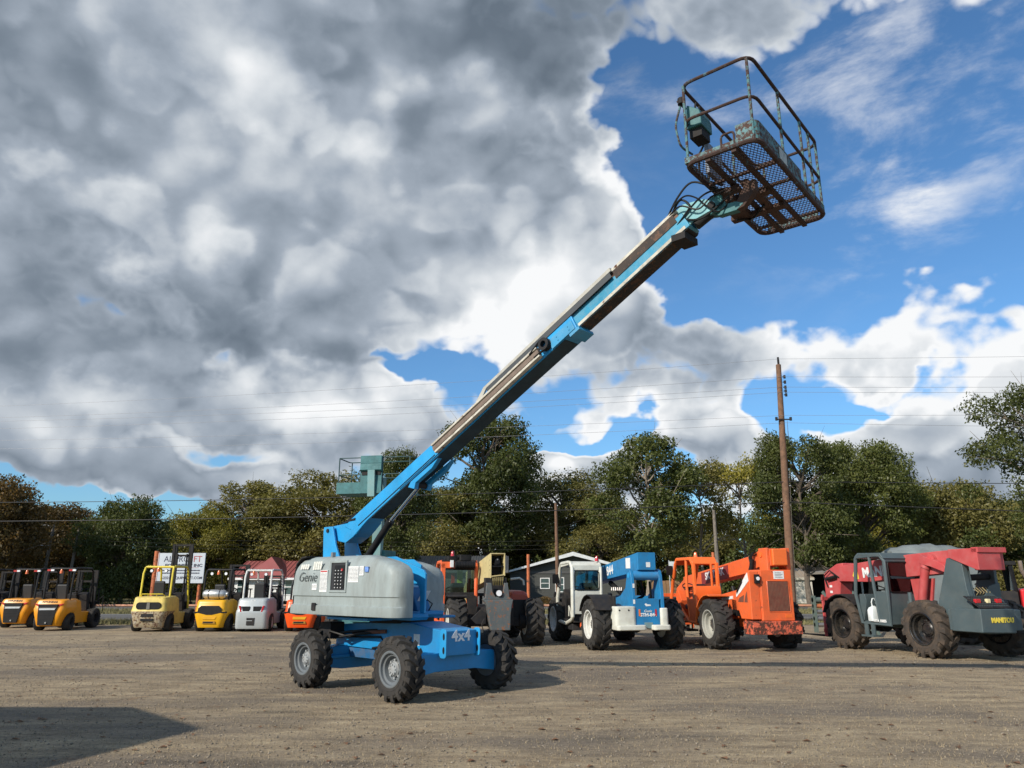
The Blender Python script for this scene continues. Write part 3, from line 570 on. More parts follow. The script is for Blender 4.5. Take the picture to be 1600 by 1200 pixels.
t = thing('metal_ramp', 'green steel frame ramp leaning behind the orange telehandler', 'ramp', (10.3, 24.2, 0)); GR = mat('green_frame_paint', (.085, .125, .11), .6, dirt=.3)
for x_ in (-.1, .85): b = MB(); b.bar((x_ + .2, 0, .05), (x_ - .12, .9, 1.35), .05, .09); b.build('side_beam', GR, t)
for k in range(5): u = .1 + k * .17; b = MB(); b.bar((.08 - .3 * u, .9 * u, .06 + 1.28 * u), (1.03 - .3 * u, .9 * u, .06 + 1.28 * u), .045, .05); b.build('rung', GR if k != 3 else PIPE, t)
t = thing('pipe_rack', 'low rack of grey and rusty pipes between the orange and grey telehandlers', 'rack', (11.3, 26.6, 0))
for k, (z_, m_) in enumerate(((.25, STEEL), (.45, STEEL), (.68, STEEL), (.86, PIPE), (1.06, GR))): b = MB(); b.cyl((-1, 0, z_), (2.0, 0, z_), .07 if k != 4 else .09, n=10); b.build('pipe', m_, t)
for x_ in (-1, 1.9): b = MB(); b.box(x_, x_ + .08, -.1, .1, 0, 1.2); b.build('upright', GR, t)
# a metal shed that stands out of the picture to the left; its gable throws the shade across the near yard
t = thing('workshop_shed', 'grey ribbed metal workshop shed with gabled roof at the yard side', 'building', (0, 0, 0)); y1, w_ = 7.17, 2.93
b = MB(); b.prism([(y1, 0), (y1, 3.0), (y1 - w_, 4.2), (y1 - 2 * w_, 3.0), (y1 - 2 * w_, 0)], 'x', -18, -8.85); b.build('wall', GALV, t)
b = MB(); b.prism([(y1 + .06, 3.0), (y1 - w_, 4.26), (y1 - 2 * w_ - .06, 3.0), (y1 - 2 * w_ - .06, 3.05), (y1 - w_, 4.32), (y1 + .06, 3.05)], 'x', -18.05, -8.8); b.build('roof', mat('shed_roof', (.3, .31, .32), .5, .3), t)
b = MB()
for k in range(29): yy = y1 - .1 - k * .2; hh = 3.0 + 1.2 * (1 - abs(yy - (y1 - w_)) / w_); b.box(-8.85, -8.825, yy - .03, yy + .03, .05, hh - .03)
b.build('wall_ribs', GALV, t)
b = MB(); b.box(-8.86, -8.81, y1 - w_ - 1.2, y1 - w_ + 1.2, .02, 2.4); b.build('roller_door', mat('shed_roof', (.3, .31, .32), .5, .3), t)
# ================================================================== WHEELS
def make_wheel(name, R, Wt, rimr, rubber, rimm, hubm, nl=20, lug=.045, lugw=.42, dish=.5, style='bar'):
    """wheel with its axle along x, outer face towards +x, centre at the origin"""
    w = empty(name); h = Wt / 2; rc = R - lug
    b = MB(); prof = [(rimr, -h * .80), (rimr + .02, -h * .95), (rimr + (rc - rimr) * .45, -h * 1.02), (rc * .93, -h * .92), (rc * .985, -h * .72), (rc, -h * .4), (rc, h * .4), (rc * .985, h * .72), (rc * .93, h * .92), (rimr + (rc - rimr) * .45, h * 1.02), (rimr + .02, h * .95), (rimr, h * .80), (rimr - .01, 0)]
    b.lathe(prof, (0, 0, 0), (1, 0, 0), 40, closed=True)
    for ring in ((.62, 1.0), (.30, .99)): rr_ = rimr + (rc - rimr) * ring[0]; b.lathe([(rr_, h * ring[1]), (rr_ + .006, h * ring[1] + .006), (rr_ + .014, h * ring[1])], (0, 0, 0), (1, 0, 0), 40)
    dA = 2 * PI / nl
    for s_ in (-1, 1):
        for k in range(nl):
            a0 = dA * (k + (.5 if s_ > 0 else 0))
            sec = [(-.06, a0, rc - .02, R), (.42, a0 + dA * .42, rc - .02, R * .998), (.86, a0 + dA * .74, rc * .97 - .02, R * .985), (1.03, a0 + dA * .80, rc * .90, rc * .955), (1.02, a0 + dA * .82, rc * .80, rc * .815)]
            if style == 'block' and k % 2: sec = [(.10, a0, rc - .02, R), (.55, a0 - dA * .1, rc - .02, R * .998), (.98, a0 + dA * .2, rc * .95 - .02, R * .975), (1.03, a0 + dA * .2, rc * .88, rc * .93)]
            vs = []
            for i, (x_, a_, r0, r1) in enumerate(sec):
                hw = dA * lugw * (.5 if i < 3 else .42) * (1.0 - .12 * (i == 0))
                for r_, q in ((r0, -hw * 1.25), (r0, hw * 1.25), (r1, hw), (r1, -hw)): vs.append((x_ * h * s_, r_ * math.cos(a_ + q), r_ * math.sin(a_ + q)))
            n = len(sec); fs = [(0, 1, 2, 3), (n * 4 - 1, n * 4 - 2, n * 4 - 3, n * 4 - 4)]
            for i in range(n - 1):
                for j in range(4): fs.append((i * 4 + j, i * 4 + 4 + j, i * 4 + 4 + (j + 1) % 4, i * 4 + (j + 1) % 4))
            if s_ < 0: fs = [f[::-1] for f in fs]
            b.add(vs, fs)
    b.build('tyre', rubber, w, sharp=30)
    b = MB(); d = h * dish
    b.lathe([(rimr + .008, h * .93), (rimr + .022, h * .97), (rimr + .002, h * .99), (rimr - .012, h * .95), (rimr - .018, h * .72), (rimr - .05, h * .66), (rimr - .055, d * .9), (rimr * .72, d * .62), (rimr * .56, d * .5), (rimr * .3, d * .5), (.0, d * .5)], (0, 0, 0), (1, 0, 0), 36)
    b.lathe([(.01, -h * .8), (rimr - .02, -h * .8), (rimr + .01, -h * .95)], (0, 0, 0), (1, 0, 0), 28); b.build('rim', rimm, w)
    b = MB(); b.lathe([(rimr * .46, d * .5), (rimr * .46, d * .5 + .03), (rimr * .40, d * .5 + .045), (rimr * .40, d * .95), (rimr * .34, d + .02), (.0, d + .03)], (0, 0, 0), (1, 0, 0), 20)
    for k in range(8):
        a = 2 * PI * k / 8; b.cyl((d * .5, rimr * .54 * math.cos(a), rimr * .54 * math.sin(a)), (d * .5 + .03, rimr * .54 * math.cos(a), rimr * .54 * math.sin(a)), .017, n=6)
        b.cyl((d + .0, rimr * .26 * math.cos(a), rimr * .26 * math.sin(a)), (d + .035, rimr * .26 * math.cos(a), rimr * .26 * math.sin(a)), .012, n=6)
    b.build('hub', hubm, w); return w
def put_wheels(src, parent, spots):   # spots: (x, y, z, right side?, turn, roll)
    for i, (x, y, z, right, turn, roll) in enumerate(spots):
        w = src if src.parent is None else copy_tree(src)
        w.parent = parent; w.location = (x, y, z); w.rotation_euler = (roll, 0, turn + (0 if right else PI))
def ang(h): return math.atan2(-h[0], h[1])
# ================================================================== BOOM LIFT
BLUE = mat('bright_blue_paint', (.008, .215, .49), .42, var=.16, scale=1.6, dirt=.22, dirtcol=(.05, .11, .16), bump=.05, bscale=8)
BLUEF = mat('fresh_blue_paint', (.014, .265, .56), .4, var=.18, scale=2.2, dirt=.14, dirtcol=(.10, .25, .40))
COVER = mat('turret_cover_grey', (.27, .31, .305), .5, var=.10, scale=2.3, dirt=.55, dirtcol=(.165, .175, .165), streak=True)
TEAL = mat('faded_teal_paint', (.050, .165, .185), .6, var=.25, scale=5, dirt=.45, dirtcol=(.14, .16, .14), rust=.58, rustcol=(.075, .036, .025))
TEALC = mat('clean_teal_paint', (.035, .145, .155), .6, var=.25, scale=4, dirt=.3, dirtcol=(.03, .08, .08))
RUSTM = mat('rusty_blue_steel', (.05, .11, .14), .75, var=.3, scale=4, rust=.93, rustcol=(.060, .030, .022))
RUSTB = mat('brown_rust', (.05, .026, .019), .85, var=.4, scale=6, rust=.5, rustcol=(.085, .038, .022))
CREAM = mat('cream_hose_cover', (.40, .385, .34), .6, var=.1, scale=3, dirt=.35, dirtcol=(.25, .22, .18))
CREAMB = mat('chalky_cream_edge', (.52, .49, .42), .7, var=.15, dirt=.4, rust=.22)
RIMG = mat('grey_wheel_paint', (.12, .135, .145), .42, .1, dirt=.3, dirtcol=(.14, .13, .12))
HC = (.73, -.69); HOSE.node_tree.nodes['Principled BSDF'].inputs['Specular IOR Level'].default_value = .2
LIFT = thing('boom_lift', 'blue and grey telescopic boom lift with its boom raised high to the right', 'boom lift', (-1.785, 12.67, 0), ang(HC))
put_wheels(make_wheel('wheel', .445, .31, .225, RUBBER, RIMG, mat('worn_hub', (.30, .32, .33), .5, dirt=.4), nl=17, lug=.04, lugw=.46),
           LIFT, [(.94, 1.13, .44, True, 0, 0), (.94, -1.13, .44, True, 0, .4), (-.94, 1.13, .44, False, 0, .9), (-.94, -1.13, .44, False, 0, 1.3)])
b = MB(); b.prism([(-1.35, .60), (-1.35, .93), (-.6, .98), (.55, 1.02), (.62, 1.02), (1.40, .925), (1.40, .575), (.2, .575)], 'x', -.33, .33); b.build('chassis', BLUE, LIFT, .012)
for sx in (.33, -.35):
    b = MB(); pl = rrect(1.33, 1.47, .55, .955, .045, 3); b.prism(pl, 'x', sx, sx + .02)
    fl = b.build('bumper_flange', BLUEF, LIFT, .004)
    b = MB()
    for z_ in (.66, .85): b.prism([(1.42 + .022 * math.cos(t_ * PI / 6), z_ + .05 * math.sin(t_ * PI / 6)) for t_ in range(12)], 'x', sx - .002, sx + .023)
    b.build('lashing_slot', BLACK, fl)
b = MB(); b.prism([(-.84, .30), (-.84, .60), (-.33, .62), (.33, .62), (.84, .60), (.84, .30), (.40, .36), (-.40, .36)], 'y', .98, 1.30); b.build('front_axle', BLUE, LIFT, .01)
b = MB(); b.prism([(-.84, .30), (-.84, .58), (-.33, .62), (.33, .62), (.84, .58), (.84, .30), (.40, .25), (-.40, .25)], 'y', -1.32, -1.0); b.box(.3, .82, -1.06, -.96, .42, .47); b.build('rear_axle', BLUE, LIFT, .01)
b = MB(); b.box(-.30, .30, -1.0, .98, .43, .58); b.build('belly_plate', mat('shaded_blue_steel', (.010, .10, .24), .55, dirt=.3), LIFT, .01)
b = MB(); b.tube([(.36, -1.25, .80), (.5, -.95, .82), (.42, -.55, .86), (.335, -.2, .88)], .022, 6); b.tube([(.36, -1.25, .76), (.55, -.9, .76), (.45, -.5, .82), (.335, -.18, .85)], .02, 6)
b.tube([(.5, -1.3, .72), (.62, -1.1, .84), (.45, -.85, .76), (.335, -.1, .78), (.335, .05, .66), (.34, -.3, .60)], .018, 6); b.build('drive_hoses', HOSE, LIFT)
b = MB(); b.cyl((.40, -.75, .82), (.34, .05, .87), .03, n=8); b.build('steering_rod', mat('reddish_rod', (.13, .05, .035), .6), LIFT)
b = MB(); b.rbox(.333, .60, -1.42, -1.12, .72, .98, .03, 'x'); b.build('drive_motor', BLACKM, LIFT)
b = MB(); b.box(.332, .337, .72, .86, .70, .86); b.build('decal', DECAL, LIFT)
text(LIFT, '4x4', .22, mat('white_lettering', (.72, .74, .76), .5), (-.01, 1.404, .845), (-1, 0, 0), (0, 0, 1), wide=1.15, bold=.006, ext=.002)
b = MB(); b.cyl((0, 0, 1.0), (0, 0, 1.07), .52, n=28); b.build('slewing_ring', BLACKM, LIFT)
b = MB(); b.box(.10, .14, .40, .44, 1.02, 1.12); b.build('transport_pin', mat('pale_yellow_pin', (.6, .56, .3), .5), LIFT)
b = MB(); b.prism([(-1.55, 1.07), (-1.55, 1.17), (.30, 1.17), (.32, 1.12), (.30, 1.07)], 'x', -.62, .30); b.prism([(-1.55, 1.07), (-1.55, 1.17), (.98, 1.17), (1.02, 1.12), (.98, 1.07)], 'x', .30, .62); b.prism([(-.8, 1.05), (-.8, 1.09), (.3, 1.09), (.3, 1.05)], 'x', -.9, .9); b.build('turntable_deck', BLUE, LIFT, .01)
for sx in (.345, -.38):                                          # upright plates of the turntable with an arched opening
    b = MB(); arch = [(.52, 1.20), (.52, 1.62)] + [(.52 + .24 * (1 - math.cos(t_)), 1.62 + .09 * math.sin(t_)) for t_ in (.5, 1.0, 1.5)] + [(.84 - .0, 1.60), (.88, 1.50), (.90, 1.20)]
    b.prism([(-1.2, 1.17), (.38, 1.17), (.38, 1.72), (.60, 1.70), (.80, 1.62), (.88, 1.50), (.90, 1.17), (1.00, 1.17), (1.0, 1.74), (.95, 1.80), (.25, 2.02), (-1.2, 2.0)] if sx > 0 else [(-1.2, 1.17), (.02, 1.17), (.02, 1.9), (-.2, 2.0), (-1.2, 2.0)], 'x', sx, sx + .035); b.build('turret_plate', BLUEF, LIFT, .004)
b = MB(); b.prism([(.30, 1.19), (.30, 1.60), (.62, 1.55), (.80, 1.19)], 'x', .06, .34); b.build('hydraulic_tank', mat('deep_blue_tank', (.010, .13, .32), .35, var=.1), LIFT, .02)
b = MB(); b.box(-.05, .12, .0, .002, 0, .2); o = b.build('tank_label', DECAL, LIFT); o.location = (.17, .715, 1.33); o.rotation_euler = (-.62, 0, 0)
b = MB(); b.tube([(.2, .82, 1.20), (.32, .86, 1.30), (.24, .9, 1.36), (.12, .88, 1.30), (.14, .82, 1.20)], .010, 6); b.build('tank_hoses', HOSE, LIFT)
def cover(xo, xi, yr, yf, name, label=None):
    sg = 1 if xo > xi else -1; rings = []
    zs = [(1.12, .0, .03), (1.135, .0, .035), (1.255, .0, .035), (1.275, .0, .0), (1.395, .0, .0), (1.41, .0, .018), (1.60, 0, .014), (1.72, .01, .008), (1.80, .05, .0), (1.86, .13, -.015), (1.92, .30, -.04), (1.97, .52, -.075), (2.01, .75, -.13), (2.035, .95, -.21)]
    for z, cut, outset in zs:
        o = outset; rear = yr - (outset if z < 1.9 else -(.0 if z < 1.75 else (z - 1.80) ** 2 * 3.2)) if z < 1.75 else yr + max(0, (z - 1.74)) ** 2 * 2.3
        pl = rrect(min(xi, xo), max(xi, xo), rear, yf - cut, .05, 4)
        ro = .20 if z < 1.95 else .14; X0 = xi; X1 = xo + sg * o
        P = [(X0, rear)]
        P = []
        for (cx, cy, a) in (((X1 - sg * .05), rear + .05, -90), ((X1 - sg * ro), yf - cut - ro * 1.1, 0)):
            q = .05 if a == -90 else ro; qy = .05 if a == -90 else ro * 1.1
            for k in range(7): t_ = math.radians(a + 15 * k); P.append((cx + sg * q * math.cos(t_), cy + qy * math.sin(t_)))
        P += [(X0, yf - cut), (X0, rear)]
        if sg < 0: P = P[::-1]
        rings.append([(p_[0], p_[1], z) for p_ in P])
    b = MB(); b.loft(rings); return b.build(name, COVER, LIFT, sharp=32)
cv = cover(1.0, .70, -1.70, 1.12, 'engine_cover')
b = MB(); pl = rrect(-1.72, .0, 0, 1, .1)
b.prism([(-1.735, 1.2), (-1.745, 1.75), (-1.70, 1.93), (-1.55, 2.035), (-1.40, 2.05), (-1.40, 2.03), (-1.55, 2.01), (-1.68, 1.91), (-1.72, 1.75), (-1.71, 1.2)], 'x', .72, .98); b.build('rear_edge_trim', BLACKM, LIFT)
cover(-.98, -.44, -1.70, .02, 'tank_cover')
b = MB(); b.box(.30, .72, -1.6, .35, 1.18, 1.92); b.box(-.44, .36, -1.55, -.2, 1.18, 1.86); b.build('engine_bay', BLACKM, LIFT, .02)
b = MB(); b.box(1.0, 1.030, -.60, -.56, 1.50, 1.92); b.box(1.0, 1.030, -.17, -.13, 1.50, 1.92); b.box(1.0, 1.030, -.60, -.13, 1.92, 1.955); b.box(1.0, 1.030, -.60, -.13, 1.465, 1.50); b.build('control_frame', COVER, cv, .004)
b = MB(); b.box(1.0, 1.0165, -.56, -.17, 1.50, 1.92); b.build('control_recess', mat('dark_recess', (.02, .02, .022), .6), cv)
b = MB(); b.box(1.012, 1.024, -.47, -.20, 1.53, 1.88); cp = b.build('control_panel', BLACK, cv)
b = MB(); rr = random.Random(4)
for k in range(6):
    for j in range(3): y_ = -.43 + .08 * j; z_ = 1.54 + .052 * k; b.cyl((1.026, y_, z_), (1.036, y_, z_), .009, n=6)
b.build('switches', DECAL, cp)
b = MB(); b.cyl((1.022, -.25, 1.81), (1.04, -.25, 1.81), .02, n=10); b.build('stop_button', REDLENS, cp)
def decal(y0, y1, z0, z1, m=None, x=1.018, parent=None, lines=True, red=False):
    b = MB(); b.box(x - .02, x, y0, y1, z0, z1); o = b.build('decal', m or DECAL, parent or cv)
    if lines:
        b = MB(); z_ = z1 - .03
        while z_ > z0 + .012:
            q = y0 + .008
            while q < y1 - .02: w_ = .012 + .02 * rr.random(); b.box(x, x + .001, q, min(y1 - .006, q + w_), z_, z_ + .007); q += w_ + .008
            z_ -= .02
        b.build('print', INK, o)
    if red: b = MB(); b.box(x, x + .0015, y0 + .01, y1 - .01, z1 - .028, z1 - .008); b.build('red_heading', REDLENS, o)
decal(-.88, -.67, 1.47, 1.81, red=True, x=1.022); decal(-.10, .17, 1.62, 1.86); decal(.19, .30, 1.72, 1.86); decal(.33, .42, 1.77, 1.85, mat('blue_white_decal', (.12, .22, .5), .5, var=.5, scale=20), lines=False)
decal(-1.10, -.96, 1.50, 1.60, x=1.024)
for i, (y0, y1, z0, z1) in enumerate(((-1.50, -1.24, 1.83, 1.91), (-1.12, -.86, 1.82, 1.95))):
    b = MB()
    for k in range(4): u = y0 + (y1 - y0) * k / 4; w_ = (y1 - y0) / 4 * .8; b.add([(1.017, u, z0), (1.017, u + w_, z0), (1.017, u + w_ + .03, z1), (1.017, u + .03, z1)], [(0, 1, 2, 3)])
    b.build('peeling_letters', mat('peeling_white', (.62, .62, .56), .6, var=.3, scale=30), cv)
text(cv, 'Genie', .22, mat('grey_ghost_lettering', (.06, .07, .07), .6), (1.021, -1.26, 1.70), (0, 1, 0), name='lettering', shear=.35, wide=1.05, bold=-.003, ext=.002)
b = MB(); b.rbox(1.03, 1.05, -1.04, -.93, 1.18, 1.30, .015, 'x'); b.build('latch', BLACKM, cv)
b = MB(); b.box(.8, .86, -.85, -.8, 2.03, 2.10); b.build('engine_exhaust', STEEL, LIFT)
# boom
AB = math.radians(27.0); PV = Vector((0, -1.90, 2.53))
MBOOM = Matrix.Translation(PV) @ Matrix.Rotation(AB, 4, 'X')      # local y runs up the boom, z across it
for sx in (.215, -.25):
    b = MB(); b.prism([(-2.03, 2.0), (-2.07, 2.50), (-2.06, 2.60), (-1.78, 2.60), (-1.74, 2.50), (-1.66, 2.28), (-1.52, 2.06), (-1.50, 1.9)], 'x', sx, sx + .035); r_ = b.build('riser_plate', BLUEF, LIFT, .006)
b = MB(); b.cyl((-.27, -1.92, 2.53), (.27, -1.92, 2.53), .035, n=12); b.build('pivot_pin', BLACKM, LIFT)
b = MB(MBOOM); b.prism([(-.08, -.10), (.02, .08), (.55, -.14), (.95, -.12), (.95, -.37), (.62, -.42), (.28, -.40), (-.02, -.18)], 'x', -.17, .17); b.build('boom_heel', BLUEF, LIFT, .01)
b = MB(MBOOM); b.prism([(.52, -.425), (.52, -.28), (.40, -.16), (.36, -.12), (.60, -.10), (6.3, -.13), (6.3, -.365), (1.0, -.365)], 'x', -.14, .18); ob = b.build('outer_boom', BLUEF, LIFT, .014)
b = MB(MBOOM); b.box(.182, .187, .75, 3.0, -.325, -.31); b.box(.182, .186, 2.0, 3.2, -.350, -.343); b.build('side_seam', BLACK, ob)
b = MB(MBOOM); b.box(-.16, .16, .2, .75, -.10, -.045); b.tube([(.1, .0, .02), (.14, .35, -.04), (.17, .72, -.17)], .03, 6); b.tube([(.05, -.05, .02), (.08, .35, -.02), (.1, .85, -.11)], .028, 6); b.build('boom_hoses', HOSE, LIFT)
b = MB(MBOOM); b.prism([(4.12, -.125), (4.40, .005), (7.15, .015), (7.15, -.04), (4.45, -.04), (4.30, -.125)], 'x', .155, .185); b.prism([(4.12, -.125), (4.40, .005), (7.15, .015), (7.15, -.04), (4.45, -.04), (4.30, -.125)], 'x', -.185, -.155); b.prism([(4.40, .0), (4.40, .02), (7.15, .03), (7.15, .01)], 'x', -.155, .155); b.build('hose_cover', CREAM, LIFT)
b = MB(MBOOM); b.box(-.14, .14, 7.15, 8.32, -.04, .0); b.box(.14, .152, 7.15, 8.32, -.04, .0); b.build('hose_cover', CREAMB, LIFT)
b = MB(MBOOM); b.box(-.12, .12, 6.3, 8.3, -.10, -.05); b.build('top_strip', mat('rust_brown_strip', (.13, .07, .045), .7, rust=.4, var=.3), LIFT)
b = MB(MBOOM); b.box(-.11, .14, 6.2, 8.36, -.35, -.11); ib = b.build('inner_boom', mat('inner_boom_blue', (.012, .24, .40), .45, var=.2, scale=3, dirt=.3, dirtcol=(.25, .28, .26)), LIFT, .012)
b = MB(MBOOM); b.box(.141, .147, 6.32, 8.30, -.345, -.30); b.build('chalky_strip', CREAMB, ib)
b = MB(MBOOM); b.box(-.15, .19, 6.14, 6.33, -.415, -.363); b.box(.182, .196, 5.80, 6.27, -.36, -.20); b.box(-.156, -.142, 5.80, 6.27, -.36, -.20)
for s_ in (5.95, 6.18):
    b.cyl((.19, s_, -.25), (.205, s_, -.25), .012, n=6)
    b.cyl((.19, s_, -.31), (.205, s_, -.31), .012, n=6)
b.build('boom_collar', mat('pale_blue_collar', (.03, .25, .46), .5, dirt=.2, dirtcol=(.2, .3, .35)), LIFT, .006)
b = MB(MBOOM); b.box(-.125, .165, 1.1, 6.04, -.372, -.362); b.build('underside_sheet', mat('underside_painted_shade', (.012, .040, .062), .7, var=.3, scale=3, dirt=.3, dirtcol=(.03, .03, .03)), LIFT)  # dark sheet below the outer boom; its shade is put into the colour
b = MB(MBOOM); b.box(-.10, .13, 6.34, 8.3, -.358, -.347); b.build('underside_sheet', mat('rusty_underside', (.022, .018, .016), .8, var=.4, scale=4, rust=.4, rustcol=(.11, .05, .022)), LIFT)
b = MB(MBOOM); b.box(.183, .192, 4.45, 7.12, -.135, -.05); b.build('shaded_cover_channel', mat('channel_shade_grey', (.045, .05, .055), .6), LIFT)  # inner wall of the hose cover, with its shade put into the colour
b = MB(MBOOM); b.box(.141, .150, 7.15, 8.25, -.175, -.045); b.build('shaded_cover_channel', mat('rusty_channel_shade', (.04, .028, .022), .8, var=.4, rust=.4, rustcol=(.14, .075, .045)), LIFT)  # rusty strip, coloured darker for the shade of the hose cover above
b = MB(MBOOM); b.box(.183, .26, 3.05, 5.6, -.20, -.165); b.box(.183, .26, 3.08, 5.6, -.345, -.305); b.build('hose_tray_rails', CREAMB, LIFT, .006)
b = MB(MBOOM); b.box(.183, .215, 3.05, 5.6, -.295, -.20); b.box(.215, .245, 3.05, 5.6, -.285, -.215); b.build('hose_track', mat('brown_hose_track', (.15, .11, .085), .7, var=.3, scale=10), LIFT)
b = MB(MBOOM); b.lathe([(.06, .0), (.095, .0), (.095, .02), (.08, .03), (.08, .06), (.095, .07), (.095, .09), (.05, .09)], (.18, 5.74, -.23), (1, 0, 0), 20, closed=True); b.build('hose_pulley', BLACKM, LIFT)
b = MB(MBOOM); b.tube([(.25, 5.45, -.2), (.25, 5.7, -.14), (.24, 5.82, -.2), (.25, 5.78, -.31), (.25, 5.5, -.30)], .018, 6); b.build('pulley_hose', HOSE, LIFT)
b = MB(); b.prism([(.45, 3.20), (.85, 3.40), (1.0, 3.55), (.72, 3.42), (.33, 3.23), (.26, 3.14), (.42, 3.10)], 'x', .10, .185); b.prism([(.45, 3.20), (.85, 3.40), (1.0, 3.55), (.33, 3.23), (.26, 3.14), (.42, 3.10)], 'x', -.185, -.10); b.build('cylinder_bracket', BLUEF, LIFT, .006)
b = MB(); b.cyl((0.02, -1.10, 1.95), (.02, -.40, 2.62), .062, n=16); b.cyl((.02, -.44, 2.58), (.02, -.38, 2.64), .07, n=16); cy = b.build('lift_cylinder', BLACK, LIFT)
b = MB(); b.cyl((.02, -.40, 2.62), (.02, .36, 3.17), .036, n=14); b.build('cylinder_rod', CHROME, cy)
b = MB(); b.cyl((-.12, .37, 3.18), (.15, .37, 3.18), .05, n=12); b.build('rod_pin', BLACKM, cy)
# boom head, leveller and rotator
b = MB(); b.prism([(5.43, 6.26), (5.60, 6.36), (5.90, 6.33), (6.05, 6.24), (6.02, 6.14), (5.72, 6.08), (5.60, 5.93), (5.50, 6.00)], 'x', -.10, -.07); b.prism([(5.43, 6.26), (5.60, 6.36), (5.90, 6.33), (6.05, 6.24), (6.02, 6.14), (5.72, 6.08), (5.60, 5.93), (5.50, 6.00)], 'x', .07, .10); b.build('boom_head', mat('pale_teal_paint', (.16, .40, .44), .5, var=.15, scale=6, dirt=.3, dirtcol=(.2, .22, .2)), LIFT, .006)
b = MB(); b.cyl((-.13, 5.62, 6.02), (.13, 5.62, 6.02), .06, n=12); b.cyl((-.12, 6.0, 6.2), (.12, 6.0, 6.2), .05, n=12); b.cyl((0, 5.72, 6.06), (0, 5.95, 6.16), .07, n=12); b.box(-.16, .16, 5.44, 5.64, 5.86, 5.95); b.build('head_pins', BLACKM, LIFT)
b = MB(); b.cyl((0, 6.02, 6.10), (0, 6.02, 6.34), .085, n=18); b.build('rotator', TEALC, LIFT)
b = MB(); b.prism([(5.95, 6.13), (6.06, 6.06), (6.30, 6.05), (6.40, 6.11), (6.30, 6.17), (6.16, 6.18), (6.10, 6.30), (5.98, 6.30)], 'x', -.06, .04); b.build('platform_bracket', TEALC, LIFT, .006)
b = MB(); b.prism([(6.28, 6.05), (6.40, 6.07), (6.56, 6.24), (6.56, 6.38), (6.44, 6.38), (6.30, 6.15)], 'x', -.06, .035); b.build('bracket_beam', RUSTB, LIFT, .006)
b = MB(); b.bar((0, 6.0, 6.36), (-.12, 6.3, 6.42), .12, .06); b.build('platform_arm', RUSTM, LIFT)
def hose(pts, r=.014):
    b = MB(); P = [Vector(p) for p in pts]; Q = []
    for i in range(len(P) - 1):
        p0 = P[max(i - 1, 0)]; p1 = P[i]; p2 = P[i + 1]; p3 = P[min(i + 2, len(P) - 1)]
        for k in range(6):
            t = k / 6; Q.append(.5 * ((2 * p1) + (p2 - p0) * t + (2 * p0 - 5 * p1 + 4 * p2 - p3) * t * t + (3 * p1 - p0 - 3 * p2 + p3) * t ** 3))
    Q.append(P[-1]); b.tube(Q, r, 6); b.build('hose', HOSE, LIFT)
hose([(.1, 5.35, 6.22), (.14, 5.55, 6.45), (.1, 5.75, 6.62), (.02, 5.98, 6.50), (0, 6.1, 6.38)])
hose([(.12, 5.35, 6.20), (.18, 5.6, 6.30), (.16, 5.85, 6.18), (.12, 6.02, 6.30), (-.05, 6.2, 6.42)], .012)
hose([(.05, 5.4, 6.3), (.12, 5.58, 6.42), (.13, 5.72, 6.28), (.12, 5.62, 6.15), (.14, 5.85, 6.05), (.1, 6.05, 6.14), (.0, 6.2, 6.3)])
hose([(.12, 5.48, 6.05), (.16, 5.7, 6.2), (.15, 5.9, 6.34), (.08, 6.05, 6.40), (-.1, 6.25, 6.44)], .012)
hose([(.1, 5.38, 6.24), (.16, 5.48, 6.33), (.14, 5.66, 6.44), (.12, 5.82, 6.36), (.13, 5.95, 6.2), (.1, 6.1, 6.08), (-.02, 6.24, 6.26)], .011)
# platform
PLT = empty('platform', (-.57, 6.36, 6.50), math.radians(4.0), LIFT); hx, hy = 1.22, .45
def loop(z, hx=hx, hy=hy, r=.14, seg=5): return [(p_[0], p_[1], z) for p_ in rrect(-hx, hx, -hy, hy, r, seg)]
b = MB(); b.tube(loop(.02), .032, 8, closed=True); b.build('floor_frame', RUSTM, PLT)
b = MB()
for x_ in (-.95, -.42, .12, .62): b.box(x_ - .02, x_ + .02, -hy, hy, -.02, .012)
for y_ in (-.16, .16): b.box(-hx, hx, y_ - .03, y_ + .03, -.045, .0)
b.build('floor_bearers', RUSTM, PLT)
b = MB(); b.box(-.85, .55, -.05, .05, -.10, -.045); b.box(-.40, -.28, -hy - .08, .20, -.11, -.05); b.box(.05, .17, -hy, .16, -.09, -.045); b.box(-.30, .30, -hy - .02, -hy + .2, -.12, -.04); b.build('mounting_beam', RUSTB, PLT, .006)
b = MB(); px_, py_ = .044, .023; k = 0                                 # expanded steel mesh, strand by strand
ny = int(2 * hy / py_); nx = int(2 * hx / px_)
for dirn in (1, -1):
    c0 = -(hx + hy * px_ / py_)
    while c0 < hx + hy * px_ / py_:
        s0 = -hy; e0 = hy; xa = c0 + dirn * s0 * px_ / py_; xb = c0 + dirn * e0 * px_ / py_
        ts = sorted([(-hx - c0) * dirn * py_ / px_, (hx - c0) * dirn * py_ / px_]); y0 = max(s0, ts[0]); y1 = min(e0, ts[1])
        if y1 > y0 + .01: b.bar((c0 + dirn * y0 * px_ / py_, y0, .02), (c0 + dirn * y1 * px_ / py_, y1, .02), .0075, .005)
        c0 += 2 * px_
tag(b.build('floor_mesh', mat('mesh_rust', (.07, .045, .035), .85, var=.4, scale=8, rust=.4), PLT), kind='stuff')
